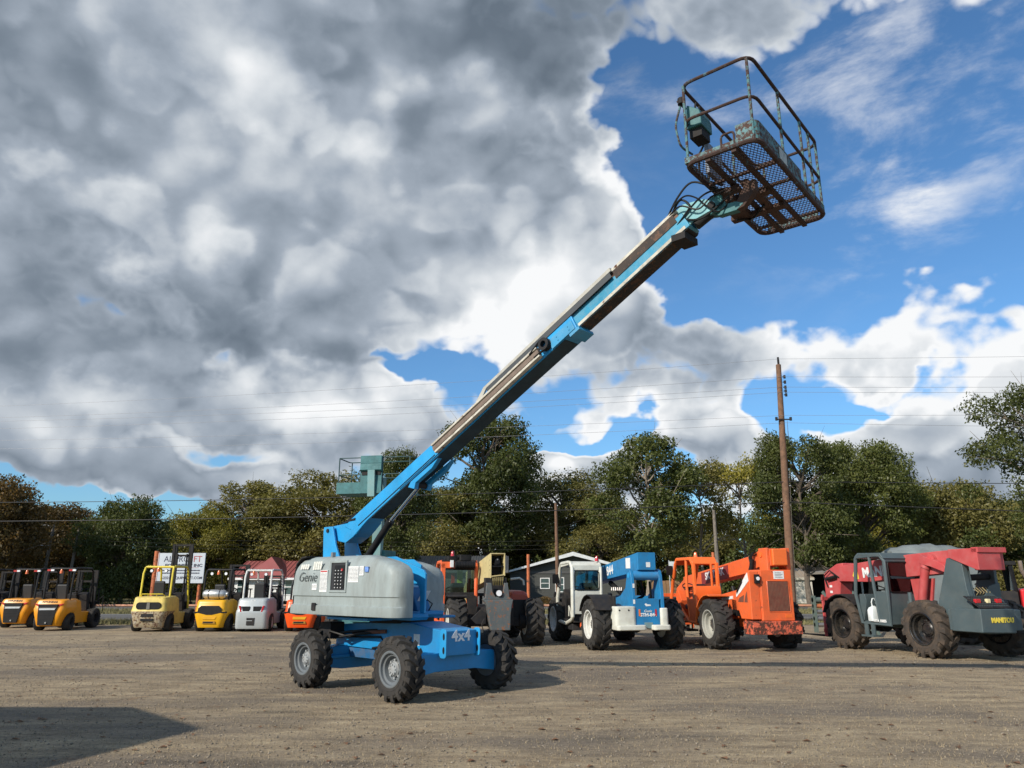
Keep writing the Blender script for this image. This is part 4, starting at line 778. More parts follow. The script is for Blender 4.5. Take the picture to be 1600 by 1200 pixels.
def arc(z0, pts_, r=.12):   # polyline with rounded corners
    P = [Vector(p) for p in pts_]; Q = [P[0]]
    for i in range(1, len(P) - 1):
        a = (P[i - 1] - P[i]); c = (P[i + 1] - P[i]); ra = min(r, a.length * .45, c.length * .45); p0 = P[i] + a.normalized() * ra; p1 = P[i] + c.normalized() * ra
        for k in range(6): t = k / 5; Q.append(p0 * (1 - t) ** 2 + P[i] * 2 * t * (1 - t) + p1 * t * t)
    Q.append(P[-1]); return Q
b = MB(); b.tube(arc(0, [(-hx, -.1, 1.13), (-hx, hy, 1.13), (hx, hy, 1.13), (hx, -hy, 1.13), (-hx, -hy, 1.13), (-hx, -.1, 1.13)], .16), .022, 8); b.build('top_rail', RUSTM, PLT)
b = MB(); b.tube(arc(0, [(-hx, .10, .56), (-hx, hy, .56), (hx, hy, .60), (hx, -hy, .62), (-hx, -hy, .56), (-hx, -.2, .56)], .16), .02, 8); b.build('mid_rail', RUSTM, PLT)
for (x_, y_) in ((hx - .02, -hy + .03), (hx - .02, hy - .05), (.35, hy), (-.45, hy), (-.78, hy), (-hx + .12, hy), (-.35, -hy), (-hx + .02, -hy + .12), (.55, -hy)):
    b = MB(); b.cyl((x_, y_, .03), (x_, y_, 1.12), .019, n=8); b.build('post', TEAL, PLT)
b = MB(); P = [(p_[0], p_[1]) for p_ in arc(0, [(hx + .0, hy - .25, 0), (hx, hy + .01, 0), (-.25, hy + .01, 0)], .16)]; q = [(x_, y_) for x_, y_ in P]
tp = [.26 if i < len(q) - 2 else .22 for i in range(len(q))]
for (a, c) in zip(q[:-1], q[1:]):
    b.hexa([(a[0], a[1], .02), (a[0] * .985, a[1] * .975, .02), (c[0] * .985, c[1] * .975, .02), (c[0], c[1], .02), (a[0], a[1], .28), (a[0] * .985, a[1] * .975, .28), (c[0] * .985, c[1] * .975, .28), (c[0], c[1], .28)])
tb = b.build('toe_board', TEAL, PLT)
b = MB(); b.box(-hx + .05, -.2, hy - .006, hy + .008, .02, .16); b.box(-hx - .01, -hx + .01, -hy + .1, hy - .1, .02, .14); b.box(-hx, hx, -hy - .005, -hy + .005, .03, .12); b.box(hx - .006, hx + .006, -hy, hy - .25, .03, .10); b.build('toe_board', TEAL, PLT)
b = MB(); b.box(.30, .55, hy + .014, hy + .02, .07, .23); b.build('decal', mat('grimy_decal', (.35, .38, .36), .6, var=.3, scale=20), tb)
b = MB(); b.box(.80, 1.12, -hy - .0, -hy + .20, .56, .70); b.prism([(-hy + .0, .70), (-hy + .20, .70), (-hy + .18, .78), (-hy + .02, .90)], 'x', .80, 1.12); cb = b.build('control_box', TEALC, PLT, .012)
b = MB(); b.box(.84, 1.08, -hy + .02, -hy + .18, .44, .555); b.build('box_recess', BLACKM, cb)
for k in range(3): b = MB(); b.cyl((.86 + k * .1, -hy + .10, .80), (.86 + k * .1, -hy + .12, .92), .014, n=8); b.build('joystick', BLACK, cb)
b = MB(); b.box(.25, .68, -hy + .02, -hy + .08, .14, .58); b.build('manual_box', mat('grey_lilac_box', (.20, .24, .30), .6, var=.3, scale=8, dirt=.4), PLT, .01)
b = MB(); b.tube(arc(0, [(1.12, -hy - .05, .95), (1.22, -hy - .10, .60), (1.2, -hy - .06, .30), (.95, -hy - .02, .30)], .1), .014, 8); b.tube(arc(0, [(.72, -hy, 1.05), (.9, -hy - .1, 1.02), (1.15, -hy - .08, .98)], .06), .014, 8); b.build('control_guard', TEAL, PLT)
b = MB(); b.tube(arc(0, [(hx, .18, .03), (hx, .18, .22), (hx, .02, .22), (hx, .02, .03)], .05), .014, 8); b.build('gate_handle', RUSTM, PLT)
b = MB(); b.cyl((1.14, -hy - .03, .92), (1.14, -hy - .03, 1.0), .05, n=12); b.build('work_lamp', BLACKM, PLT)
b = MB(); b.tube([(.6, -hy, .62), (.7, -hy - .06, .4), (.72, -hy - .04, .1), (.4, -hy + .02, -.03), (-.2, -.3, -.1)], .016, 6); b.tube([(-.1, .0, -.12), (-.25, -.2, -.18), (-.38, -.3, -.12), (-.2, -.42, -.16)], .016, 6); b.build('platform_cable', HOSE, PLT)
# ================================================================== SECOND BOOM LIFT (behind)
T2 = thing('boom_lift', 'teal boom lift parked behind the grey turret, its basket raised above it', 'boom lift', (-4.2, 24.6, 0), math.radians(170)); TB = mat('pale_teal_boom', (.15, .29, .30), .6, var=.12, scale=2, dirt=.3, dirtcol=(.3, .3, .25))
put_wheels(make_wheel('wheel', .46, .33, .23, RUBBER, RIMG, BLACKM, nl=16, lug=.04), T2, [(1.0, 1.1, .46, True, 0, 0), (1.0, -1.1, .46, True, 0, .4), (-1.0, 1.1, .46, False, 0, .9), (-1.0, -1.1, .46, False, 0, .2)])
b = MB(); b.box(-.4, .4, -1.4, 1.4, .5, .9); b.box(-.85, .85, .95, 1.25, .35, .6); b.box(-.85, .85, -1.25, -.95, .35, .6); b.build('chassis', TEALC, T2, .01)
b = MB(); b.rbox(-1.0, 1.0, -1.6, 1.1, 1.02, 1.9, .15); b.build('turret_cover', TEALC, T2, .03)
text(T2, 'S-40', .2, DECAL, (.45, 1.104, 1.14), (-1, 0, 0), bold=.004)
b = MB(); b.bar((.05, .3, 1.7), (-.24, 1.05, 4.85), .30, .24, (0, 1, 0)); b.build('boom', TB, T2, .01)
b = MB(); b.box(-.28, .28, -.6, .5, 2.35, 2.62); b.build('boom_base', TEALC, T2, .02)
B2 = empty('platform', (-.30, 1.35, 4.26), 0, T2)
b = MB(); b.box(-1.15, 1.2, -.45, .45, 0, .04); b.box(.1, 1.2, .44, .47, 0, .34); b.box(-.25, .42, .44, .5, .0, .62); b.build('platform_floor', TEALC, B2)
b = MB()
for z_ in (.58, 1.1): b.tube(loop(z_, 1.17, .45, .08, 3), .018, 6, closed=True)
b.build('platform_rails', mat('dark_teal_rail', (.02, .06, .065), .6), B2)
for x_, y_ in ((1.15, .45), (1.1, -.45), (-1.12, .45), (-1.1, -.45), (.44, .45), (-.26, .45)): b = MB(); b.cyl((x_, y_, 0), (x_, y_, 1.1), .02, n=6); b.build('post', mat('dark_teal_rail', (.02, .06, .065), .6), B2)
b = MB(); b.box(-.26, .42, .40, .58, .90, 1.14); b.prism([(.42, .62), (.60, .70), (.58, .90), (.42, .90)], 'x', -.26, .42); b.build('control_box', TEALC, B2, .01)
b = MB(); b.box(-.22, .38, .44, .52, .55, .80); b.build('box_recess', BLACKM, B2)
b = MB(); b.bar((.05, .5, -.1), (.05, .56, .7), .22, .12, (0, 1, 0)); b.build('platform_mount', TB, B2)
# ================================================================== TELEHANDLERS (local: x right, y towards the raised-boom end, z up)
ORANGE = mat('orange_paint', (.74, .120, .028), .45, var=.14, scale=2, dirt=.4, dirtcol=(.40, .11, .045), rust=.08)
ORANGEL = mat('orange_cab_paint', (.78, .145, .025), .45, var=.08, scale=2, dirt=.15, dirtcol=(.35, .10, .03))
TBLUE = mat('medium_blue_paint', (.012, .18, .40), .42, var=.12, scale=2, dirt=.35, dirtcol=(.03, .08, .14))
TWHITE = mat('off_white_paint', (.60, .60, .53), .45, var=.05, scale=2, dirt=.4, dirtcol=(.35, .32, .25))
MRED = mat('faded_red_paint', (.44, .06, .06), .5, var=.14, scale=2, dirt=.35, dirtcol=(.45, .16, .15))
MGREY = mat('slate_grey_paint', (.060, .085, .092), .5, var=.12, scale=2, dirt=.25, dirtcol=(.12, .13, .12))
JRED = mat('dark_orange_red_paint', (.38, .055, .028), .45, var=.12, scale=2, dirt=.2)
JGREY = mat('worn_slate_paint', (.085, .10, .105), .55, var=.15, scale=3, dirt=.3, dirtcol=(.13, .12, .10), rust=.34, rustcol=(.32, .13, .06))
CREAMY = mat('cream_yellow_paint', (.56, .46, .22), .5, var=.12, scale=2, dirt=.3, dirtcol=(.30, .24, .12), rust=.06)
WINDOW = glass('cab_glass')
DIRT_RIM = mat('silver_wheel_paint', (.42, .42, .38), .4, .2, dirt=.3, dirtcol=(.2, .17, .12))
WRIM = mat('white_wheel_paint', (.6, .6, .56), .5, dirt=.3)
DUMMYHUB = mat('dark_hub', (.05, .05, .05), .5, dirt=.4)
WL = lambda rub, rim, n=16, lw=.40, st='bar', W_=.44: make_wheel('wheel', .62, W_, .33, rub, rim, DUMMYHUB, nl=n, lug=.05, lugw=lw, dish=.35, style=st)
def under(t, m, y0=-1.0, y1=3.3, wb=3.0, ry=-.35, z0=.55, z1=.98):
    b = MB(); b.box(-.38, .38, y0, y1, z0, z1); b.build('chassis', m, t, .015)
    for y_ in (ry, ry + wb):
        b = MB(); b.box(-.8, .8, y_ - .11, y_ + .11, .50, .72); b.cyl((0, y_ - .22, .60), (0, y_ + .22, .60), .20, n=14)
        for s_ in (-1, 1): b.cyl((s_ * .66, y_, .61), (s_ * .9, y_, .61), .22, .16, n=14)
        b.build('axle', BLACKM, t, .01)
def seat(t, x, y, z, m=SEATM):
    b = MB(); b.rbox(x - .24, x + .24, y - .22, y + .25, z, z + .14, .06); b.prism([(y - .26, z + .1), (y - .14, z + .12), (y - .22, z + .68), (y - .32, z + .66)], 'x', x - .19, x + .19); b.build('seat', m, t, .05)
def steer(t, x, y, z):
    b = MB(); c = Vector((x, y, z)); d = Vector((0, -.55, .84)); u = Vector((1, 0, 0)); w = d.cross(u)
    b.tube([c + (u * math.cos(a) + w * math.sin(a)) * .19 for a in [2 * PI * k / 18 for k in range(18)]], .015, 6, closed=True)
    b.tube([c, c - d * .1, c + Vector((0, .12, -.45))], .03, 6); b.bar(c - u * .18, c + u * .18, .03, .015, d); b.build('steering_wheel', BLACK, t)
def mirror(t, x, y, z, m=BLACK):
    b = MB(); b.tube([(x, y, z - .25), (x - .12, y + .02, z - .1), (x - .12, y, z + .05)], .014, 6); b.rbox(x - .22, x - .02, y - .02, y + .01, z - .12, z + .14, .03, 'y'); b.build('mirror', m, t)
def lamp(t, p, m=CLEAR, r=.05, d=(0, -1, 0), name='lamp', body=BLACK):
    b = MB(); p = Vector(p); d = Vector(d); b.cyl(p - d * .06, p, r * 1.15, n=12); l = b.build(name, body, t); b = MB(); b.cyl(p, p + d * .01, r, n=12); b.build('lens', m, l)
def beacon(t, x, y, z, m=AMBER):
    b = MB(); b.lathe([(.06, 0), (.055, .03), (.045, .10), (.03, .14), (0, .15)], (x, y, z), (0, 0, 1), 12); b.build('beacon', m, t)
def carriage(t, m, y=4.3, z=.35, forks=True):
    b = MB()
    for x_ in (-.55, .55): b.box(x_ - .03, x_ + .03, y, y + .06, z - .1, z + 1.0)
    b.box(-.6, .6, y, y + .06, z + .85, z + .95); b.box(-.6, .6, y, y + .06, z, z + .1); b.build('carriage', m, t, .006)
    if forks:
        for x_ in (-.4, .4): b = MB(); b.prism([(y + .06, z + .9), (y + .10, z + .9), (y + .10, z - .06), (y + 1.2, z - .09), (y + 1.2, z - .11), (y + .06, z - .12)], 'x', x_ - .05, x_ + .05); b.build('fork', BLACKM, t)
# ---- blue and white telehandler
t = thing('telehandler', 'blue telehandler with white open cab and white counterweights', 'telehandler', (2.98, 20.3, 0), ang((-.23, .97)))
put_wheels(WL(RUBBER, WRIM, 15), t, [(-.98, -.38, .61, False, 0, .3), (.98, -.38, .61, True, 0, .1), (-.98, 2.72, .61, False, 0, 0), (.98, 2.72, .61, True, 0, .7)])
under(t, TBLUE, -1.0, 3.3, 3.1, -.38)
b = MB(); b.rbox(-.76, -.21, -1.22, -.72, .60, 1.06, .10, 'z', 4); b.rbox(-.76, .0, -1.34, -.80, .50, .625, .08, 'z', 4); b.build('counterweight', TWHITE, t, .03, seg=3)
for x_ in (-.66, -.42): b = MB(); b.cyl((x_, -1.21, .97), (x_, -1.225, .97), .022, n=10); b.build('lifting_hole', BLACKM, t)
b = MB(); b.rbox(.42, .62, -1.24, -.72, .60, 1.02, .06, 'z', 4); b.rbox(.18, .64, -1.34, -.8, .50, .625, .08, 'z', 4); b.build('counterweight', TWHITE, t, .03, seg=3)
b = MB(); b.prism([(-.215, .62), (.415, .62), (.415, 1.20), (.47, 1.24), (-.27, 1.24), (-.215, 1.20)], 'y', -1.17, -.9); b.build('rear_panel', TBLUE, t, .01)
text(t, 'GTH-844', .11, DECAL, (.10, -1.175, .855), name='lettering', wide=1.1, bold=.004); text(t, 'Genie', .085, DECAL, (.10, -1.175, .945), shear=.3)
b = MB(); b.prism([(.02, 1.11), (.06, 1.13), (.10, 1.105), (.18, 1.10), (.19, 1.07), (.06, 1.06)], 'y', -1.174, -1.17); b.build('logo', DECAL, t)
for x_, m_ in ((-.12, AMBER), (.31, REDLENS)): b = MB(); b.box(x_ - .02, x_ + .02, -1.182, -1.17, .83, .99); b.build('tail_lamp', m_, t)
b = MB(); b.box(.0, .22, -1.176, -1.15, .54, .68); b.build('tow_hitch_plate', mat('grey_green_plate', (.15, .25, .27), .5, dirt=.4), t, .004)
for x0, x1 in ((-.29, -.21), (.46, .55)):
    b = MB(); b.prism([(-1.17, .62), (-1.17, 1.30), (-1.12, 1.80), (-1.06, 1.92), (-.96, 1.96), (-.84, 1.90), (-.82, 1.75), (-.72, 1.50), (-.35, 1.30), (.6, 1.15), (1.6, 1.1), (1.6, .62)], 'x', x0, x1); b.build('boom_upright', TBLUE, t, .012)
    b = MB(); b.cyl((x0 - .006, -.96, 1.80), (x1 + .006, -.96, 1.80), .07, n=14); b.build('pivot_boss', BLUEF, t)
b = MB(); b.cyl((-.21, -1.0, 1.80), (.46, -1.0, 1.80), .115, n=18); b.build('pivot_tube', mat('light_blue_tube', (.035, .22, .46), .4, dirt=.2), t)
for (z_, m_) in ((1.55, DECAL), (1.17, DECAL)): b = MB(); b.box(-.275, -.225, -1.175, -1.168, z_ - .05, z_ + .05); b.build('decal', m_, t)
b = MB(); b.prism([(-1.12, 1.93), (-1.12, 2.36), (3.9, 1.82), (3.9, 1.50), (-.9, 1.88)], 'x', -.09, .39); bm_ = b.build('boom', TBLUE, t, .012)
b = MB(); b.box(.13, .24, -1.126, -1.12, 2.0, 2.12); b.build('decal', DECAL, bm_)
b = MB(); b.box(-.096, -.09, -.62, -.32, 1.98, 2.24); b.build('decal', DECAL, bm_)
text(bm_, '844', .34, DECAL, (-.094, .86, 1.94), (0, -.99, .11), (0, .11, .99), bold=.006)
b = MB(); b.prism([(3.9, 1.52), (3.9, 1.78), (4.7, 1.40), (4.55, .75), (4.35, .75), (4.40, 1.25)], 'x', .0, .30); b.build('boom_nose', TBLUE, t, .012); carriage(t, BLACKM, 4.6)
b = MB(); b.cyl((.12, .0, 1.15), (.12, 1.4, 1.62), .07, n=12); b.cyl((-.36, .35, .8), (-.36, .2, 1.35), .06, n=12); b.build('lift_cylinder', BLACK, t)
b = MB()
for k in range(6): b.tube([(-.12, .0 + k * .14, 1.42), (-.1, .02 + k * .14, 1.50)], .018, 5)
b.build('valve_fittings', STEEL, t)
b = MB(); b.tube([(.1, -.8, 1.7), (.25, -.6, 1.3), (.1, -.3, 1.1)], .03, 6); b.tube([(.3, -.9, 1.65), (.36, -.8, 1.25), (.3, -.5, 1.15)], .03, 6); b.tube([(0, -.9, 1.5), (.1, -.85, 1.3), (0, -.6, 1.2)], .02, 6); b.build('hydraulic_hoses', HOSE, t)
b = MB(); b.rbox(.5, 1.0, .2, 2.1, .75, 1.28, .08, 'x'); b.build('engine_hood', TBLUE, t, .02)
side = [(1.00, .74), (1.00, 2.02), (1.10, 2.15), (1.30, 2.17), (1.95, 2.15), (2.10, 2.02), (2.22, 1.55), (2.40, 1.20), (2.36, .80), (2.25, .58), (1.60, .54), (1.10, .66)]
def frame(name, pts, x, w, d, m, t, closed=True, r=None):
    b = MB(); n = len(pts)
    for i in range(n if closed else n - 1):
        a, c = pts[i], pts[(i + 1) % n]; b.bar((x, a[0], a[1]), (x, c[0], c[1]), w, d, (1, 0, 0)) if False else b.tube([(x, a[0], a[1]), (x, c[0], c[1])], d / 2, 8)
        b.cyl((x - w * .01, a[0], a[1]), (x + w * .01, a[0], a[1]), d / 2, n=8)
    return b.build(name, m, t)
b = MB(); b.tube([(-1.14, p_[0], p_[1]) for p_ in arc(0, [(0, *q) for q in side + side[:1]], .06) and side], .05, 8, closed=True); b.build('cab_side_frame', TWHITE, t)
b = MB(); b.tube([(-.32, p_[0], p_[1]) for p_ in side], .045, 8, closed=True); b.build('cab_side_frame', TWHITE, t)
b = MB()   # rear wall with window
b.box(-1.14, -.30, .98, 1.06, .80, 1.42); b.box(-1.14, -.30, .98, 1.06, 1.95, 2.10); b.box(-1.14, -1.06, .98, 1.06, 1.42, 1.95); b.box(-.38, -.30, .98, 1.06, 1.42, 1.95); b.build('cab_rear_wall', TWHITE, t, .02)
b = MB(); b.tube([(p_[0], .975, p_[1]) for p_ in rrect(-1.07, -.37, 1.43, 1.94, .08, 4)], .014, 6, closed=True); b.build('window_seal', BLACK, t)
b = MB(); b.box(-1.06, -.38, 1.01, 1.016, 1.42, 1.95); b.build('rear_window', WINDOW, t)
b = MB(); b.prism([(.98, 2.06), (1.06, 2.15), (1.3, 2.20), (2.0, 2.18), (2.12, 2.08), (2.1, 2.04), (1.2, 2.1)], 'x', -1.16, -.28); b.build('cab_roof', TWHITE, t, .02)
b = MB(); b.box(-1.1, -.36, 1.06, 2.3, .58, .66); b.prism([(1.95, .66), (1.85, 1.2), (2.1, 1.45), (2.3, 1.15), (2.3, .66)], 'x', -1.05, -.4); b.build('cab_floor', BLACKM, t, .01)
b = MB(); b.box(-.36, -.34, 1.06, 2.2, .66, 1.4); b.box(-1.12, -.36, 1.06, 1.1, .66, .80); b.build('cab_inner_panel', BLACKM, t)
seat(t, -.72, 1.35, .95); steer(t, -.70, 1.95, 1.42); mirror(t, -1.14, 2.15, 1.72); beacon(t, -.38, 1.1, 2.20, REDLENS)
b = MB(); b.tube([(-.18 - .96, 1.12, .72), (-1.18, 1.12, .95), (-1.18, 1.2, 1.02), (-1.16, 1.28, .75)], .02, 6); b.build('grab_handle', TWHITE, t)
text(t, 'Genie', .07, BLACK, (-.72, .976, 1.26), shear=.3)
def fender(t, x0, x1, yc, zc, r, a0, a1, m, flap=None, name='fender'):
    R_ = []; n = 9
    for k in range(n):
        a = math.radians(a0 + (a1 - a0) * k / (n - 1)); cy, cz = math.cos(a), math.sin(a)
        R_.append([(x0, yc + r * cy, zc + r * cz), (x1, yc + r * cy, zc + r * cz), (x1, yc + (r + .025) * cy, zc + (r + .025) * cz), (x0, yc + (r + .025) * cy, zc + (r + .025) * cz)])
    b = MB(); b.loft(R_)
    if flap: b.hexa(flap)
    return b.build(name, m, t, sharp=40)
fender(t, -1.2, -.62, -.38, .61, .70, 25, 150, BLACKM); 
b = MB(); b.box(-.70, -.66, -1.0, .1, .95, 1.30); b.build('fender_flap', BLACKM, t)
b = MB(); b.rbox(-1.1, -.5, 1.2, 1.9, .38, .55, .04); b.build('fuel_tank', BLACKM, t, .02)
b = MB(); b.cyl((-.86, 1.1, .46), (-.86, 1.1, .60), .05, n=10); b.build('orange_filter', ORANGE, t)
# ---- orange telehandler
t = thing('telehandler', 'orange telehandler with white stripe, brown rear grille and orange open cab', 'telehandler', (6.12, 20.2, 0), ang((-.2, .98)))
put_wheels(WL(RUBBER, DIRT_RIM, 22, .46, 'block', .46), t, [(-.97, -.12, .61, False, 0, .3), (.92, -.12, .61, True, 0, .1), (-.97, 2.85, .61, False, 0, 0), (.92, 2.85, .61, True, 0, .7)])
under(t, ORANGE, -.9, 3.3, 2.97, -.12)
b = MB(); b.prism([(-.34, .73), (.50, .73), (.50, 1.93), (-.33, 1.93)], 'y', -1.36, -.8)
b.prism([(-1.34, .73), (-1.34, 1.925), (-1.15, 1.86), (-.72, 1.46), (-.70, 1.0), (-.78, .80), (-.95, .73)], 'x', -.36, -.34 + .02); b.build('engine_housing', ORANGE, t, .015)
b = MB(); b.prism([(-1.33, .76), (-1.33, 1.90), (-1.14, 1.83), (-.74, 1.46), (.4, 1.30), (.4, .95), (-.7, .95), (-.80, .76)], 'x', -.62, -.36); sd = b.build('side_housing', ORANGE, t, .02)
b = MB(); b.prism([(-1.26, 1.86), (-.90, 1.58), (-.64, 1.37), (-.64, 1.27), (-.88, 1.40), (-1.30, 1.66)], 'x', -.632, -.62); b.prism([(-.45, 1.30), (.38, 1.225), (.38, 1.15), (-.45, 1.23)], 'x', -.632, -.62); b.build('white_stripe', DECAL, sd)
b = MB(); b.prism([(-1.0, 1.62), (-.68, 1.34), (-.68, 1.42), (-1.02, 1.72)], 'x', -.64, -.632); b.build('dark_stripe', BLACK, sd)
GRL = mat('brown_grille', (.16, .05, .03), .6, var=.2, scale=5, dirt=.3)
for pl in ([(-1.18, 1.16), (-1.02, 1.16), (-1.12, 1.36), (-1.18, 1.42)], [(-.98, 1.16), (-.70, 1.16), (-.78, 1.26), (-1.02, 1.33)]): b = MB(); b.prism(pl, 'x', -.626, -.618); b.build('side_vent', GRL, sd)
b = MB(); b.box(-.155, .385, -1.372, -1.358, .96, 1.65); g_ = b.build('rear_grille', GRL, t)
b = MB()
for k in range(14): b.box(-.145 + k * .038, -.135 + k * .038, -1.378, -1.372, .97, 1.64)
b.build('grille_bars', GRL, g_)
b = MB(); b.tube([(p_[0], -1.365, p_[1]) for p_ in rrect(-.17, .40, .945, 1.665, .01, 1)], .01, 4, closed=True); b.build('grille_frame', ORANGE, t)
b = MB(); b.box(.02, .30, -1.366, -1.358, 1.71, 1.90); dd = b.build('decal', DECAL, t); text(dd, 'DEALER', .05, INK, (.16, -1.368, 1.86)) if False else None
b = MB()
for k in range(4): b.box(.06, .26 - .03 * (k % 2), -1.3675, -1.366, 1.745 + k * .035, 1.757 + k * .035)
b.build('print', INK, dd)
b = MB(); b.box(.25, .44, -1.3665, -1.358, .80, .88); b.build('bright_patch', ORANGEL, t)
BUMP = mat('scraped_bumper_paint', (.62, .12, .06), .6, var=.15, scale=3, rust=.62, rustcol=(.11, .035, .02))
b = MB(); b.box(-.68, .62, -1.46, -1.0, .42, .725); b.build('rear_bumper', BUMP, t, .012)
b = MB(); b.box(-.50, -.38, -1.42, -1.34, 1.60, 1.82); b.build('lamp_housing', BLACK, t, .01); lamp(t, (-.44, -1.43, 1.72), r=.045)
b = MB(); b.prism([(-1.3, 2.02), (-1.3, 2.44), (-.95, 2.46), (-.40, 2.30), (3.9, 1.80), (3.9, 1.45), (-.15, 1.86), (-.7, 2.0)], 'x', .0, .46); bm_ = b.build('boom', ORANGE, t, .02)
b = MB(); b.box(.03, .43, -1.40, -1.3, 2.03, 2.44); b.build('boom_end_cover', ORANGEL, t, .03); 
for q in ((.44, .56, 1.93), (-.08, .0, 1.9)): b = MB(); b.box(q[0], q[1], -1.3, -.9, q[2], 2.46); b.build('boom_cheek', ORANGE, t, .02)
for y_, z_ in ((-1.02, 2.30),): b = MB(); b.cyl((-.10, y_, z_), (-.08, y_, z_), .07, n=12); b.build('pin_boss', ORANGEL, t)
for k in range(4): b = MB(); b.tube([(-.03, -.70 + .06 * k, 2.3), (-.08, -.75 + .05 * k, 2.42 - .02 * k), (-.10, -.6 + .05 * k, 2.25), (-.12, -.45 - .05 * k, 1.95), (-.1, -.5, 1.7)], .016, 6); b.build('hydraulic_hose', HOSE, t)
b = MB(); b.cyl((-.14, -.35, 1.2), (-.10, -.62, 2.2), .06, n=12); b.cyl((-.56, -.35, 1.52), (-.56, -.62, .95), .055, n=12); b.box(-.62, -.5, -.62, -.38, .82, 1.2); b.build('tilt_cylinder', BLACK, t)
text(bm_, 'SKYTRAK', .28, DECAL, (-.004, 1.75, 1.86), (0, -.99, .12), (0, .12, .99), bold=.008); b = MB(); b.prism([(.9, 1.74), (.9, 2.10), (2.6, 1.90), (2.6, 1.56)], 'x', -.003, 0); b.build('maroon_panel', mat('maroon_panel', (.22, .03, .03), .5), bm_)
b = MB(); b.prism([(3.9, 1.47), (3.9, 1.78), (4.6, 1.45), (4.5, .7), (4.3, .7), (4.3, 1.25)], 'x', .06, .40); b.build('boom_nose', ORANGE, t, .012); carriage(t, ORANGE, 4.55)
side = [(.60, 1.00), (.64, 1.52), (.70, 2.12), (.82, 2.26), (1.70, 2.26), (1.86, 2.12), (1.98, 1.80), (2.05, 1.72), (2.25, 1.20), (2.2, .98), (1.6, .92), (1.1, .62), (.6, .60)]
for x_ in (-1.13, -.46): b = MB(); b.tube([(x_, p_[0], p_[1]) for p_ in side], .045, 8, closed=True); b.build('cab_side_frame', ORANGEL, t)
b = MB(); b.tube([(-1.13, 1.12, 2.26), (-1.13, 1.16, 1.5), (-1.13, 1.05, .66)], .04, 8); b.build('cab_pillar', ORANGEL, t)
b = MB(); b.prism([(.66, 2.12), (.80, 2.30), (1.74, 2.29), (1.88, 2.14), (1.84, 2.10), (1.7, 2.22), (.86, 2.22), (.72, 2.08)], 'x', -1.17, -.43); b.build('cab_roof', ORANGEL, t, .01)
b = MB(); b.box(-1.17, -1.10, .60, .70, 1.45, 2.15); b.box(-.50, -.43, .60, .70, 1.45, 2.15); b.box(-.66, -.61, .62, .67, 1.5, 2.12); b.prism([(.60, 1.20), (.56, 1.40), (.60, 1.54), (.68, 1.54), (.68, 1.2)], 'x', -1.17, -.42); b.build('cab_rear_frame', ORANGEL, t, .01)
b = MB(); b.prism([(.62, .60), (.62, 1.22), (1.10, 1.20), (1.10, .60)], 'x', -1.15, -.45); b.build('cab_lower_body', ORANGE, t, .02)
fender(t, -1.20, -.50, -.12, .61, .70, -5, 105, ORANGEL)
b = MB(); b.box(-1.1, -.5, 1.1, 2.1, .60, .68); b.prism([(1.9, .68), (1.75, 1.15), (1.95, 1.42), (2.1, 1.4), (2.1, .68)], 'x', -1.05, -.5); b.build('dash', ORANGE, t, .01)
seat(t, -.80, 1.35, .92); steer(t, -.80, 1.72, 1.50); mirror(t, -1.13, 2.0, 1.95)
b = MB(); b.box(-1.1, -.8, 1.3, 1.9, .35, .4); b.bar((-.95, 1.35, .4), (-.95, 1.35, .62), .03, .03); b.bar((-.95, 1.85, .4), (-.95, 1.85, .62), .03, .03); b.build('step', BLACKM, t)
beacon(t, -.8, 1.2, 2.30)
# ---- grey and red telehandler
t = thing('telehandler', 'slate grey telehandler with faded red boom and muddy tyres at the right', 'telehandler', (10.35, 17.8, 0), ang((-.28, .96)))
put_wheels(make_wheel('wheel', .63, .46, .34, RUBBERM, mat('black_wheel_paint', (.010, .011, .012), .22, dirt=.2), mat('black_hub', (.014, .014, .016), .3, dirt=.2), nl=15, lug=.06, lugw=.44, dish=.2), t,
           [(-1.0, .06, .62, False, 0, .3), (1.02, -.05, .62, True, .05, .1), (-1.0, 2.66, .62, False, 0, .5), (1.08, 2.66, .62, True, 0, .7)])
under(t, MGREY, -.9, 3.0, 2.6, .06)
b = MB(); b.prism([(-1.14, .62), (-.24, .60), (-.22, 1.09), (-1.12, 1.09)], 'y', -1.46, -.7); b.box(-1.10, .25, -1.2, -.6, .63, 1.06); b.build('counterweight', MGREY, t, .02)
text(t, 'MANITOU', .135, mat('yellow_lettering', (.72, .55, .06), .5), (-.58, -1.466, .86), bold=.007, wide=.95)
b = MB(); b.prism([(-.55, .62), (-1.0, .66), (-1.12, 1.1), (-1.02, 1.5), (-.98, 2.19), (-.60, 2.14), (-.50, 1.88), (-.20, 1.15), (-.42, .80)], 'x', -.93, -.80); b.prism([(-1.02, .9), (-1.06, 1.15), (-1.0, 1.5), (-.96, 2.18), (-.85, 2.18), (-.85, .9)], 'x', -.80, -.72); b.build('boom_tower', MGREY, t, .015)
b = MB(); b.prism([(-.9, .62), (-1.05, 1.1), (-.9, 1.35), (-.9, 1.95), (-.5, 1.9), (-.2, 1.1), (-.4, .7)], 'x', .02, .10); b.build('boom_tower', MGREY, t, .015)
b = MB(); b.prism([(-.72, 1.30), (.02, 1.30), (.02, 1.62), (-.28, 1.55), (-.42, 1.36)], 'y', -1.0, -.97); b.build('gusset_plate', MGREY, t, .006)
b = MB(); b.hexa([(-1.10, -1.44, 1.095), (-.26, -1.44, 1.095), (-.26, -1.06, 1.33), (-1.10, -1.06, 1.33), (-1.10, -1.45, 1.115), (-.26, -1.45, 1.115), (-.26, -1.07, 1.35), (-1.10, -1.07, 1.35)]); tr_ = b.build('light_panel', BLACKM, t, .004)
b = MB()
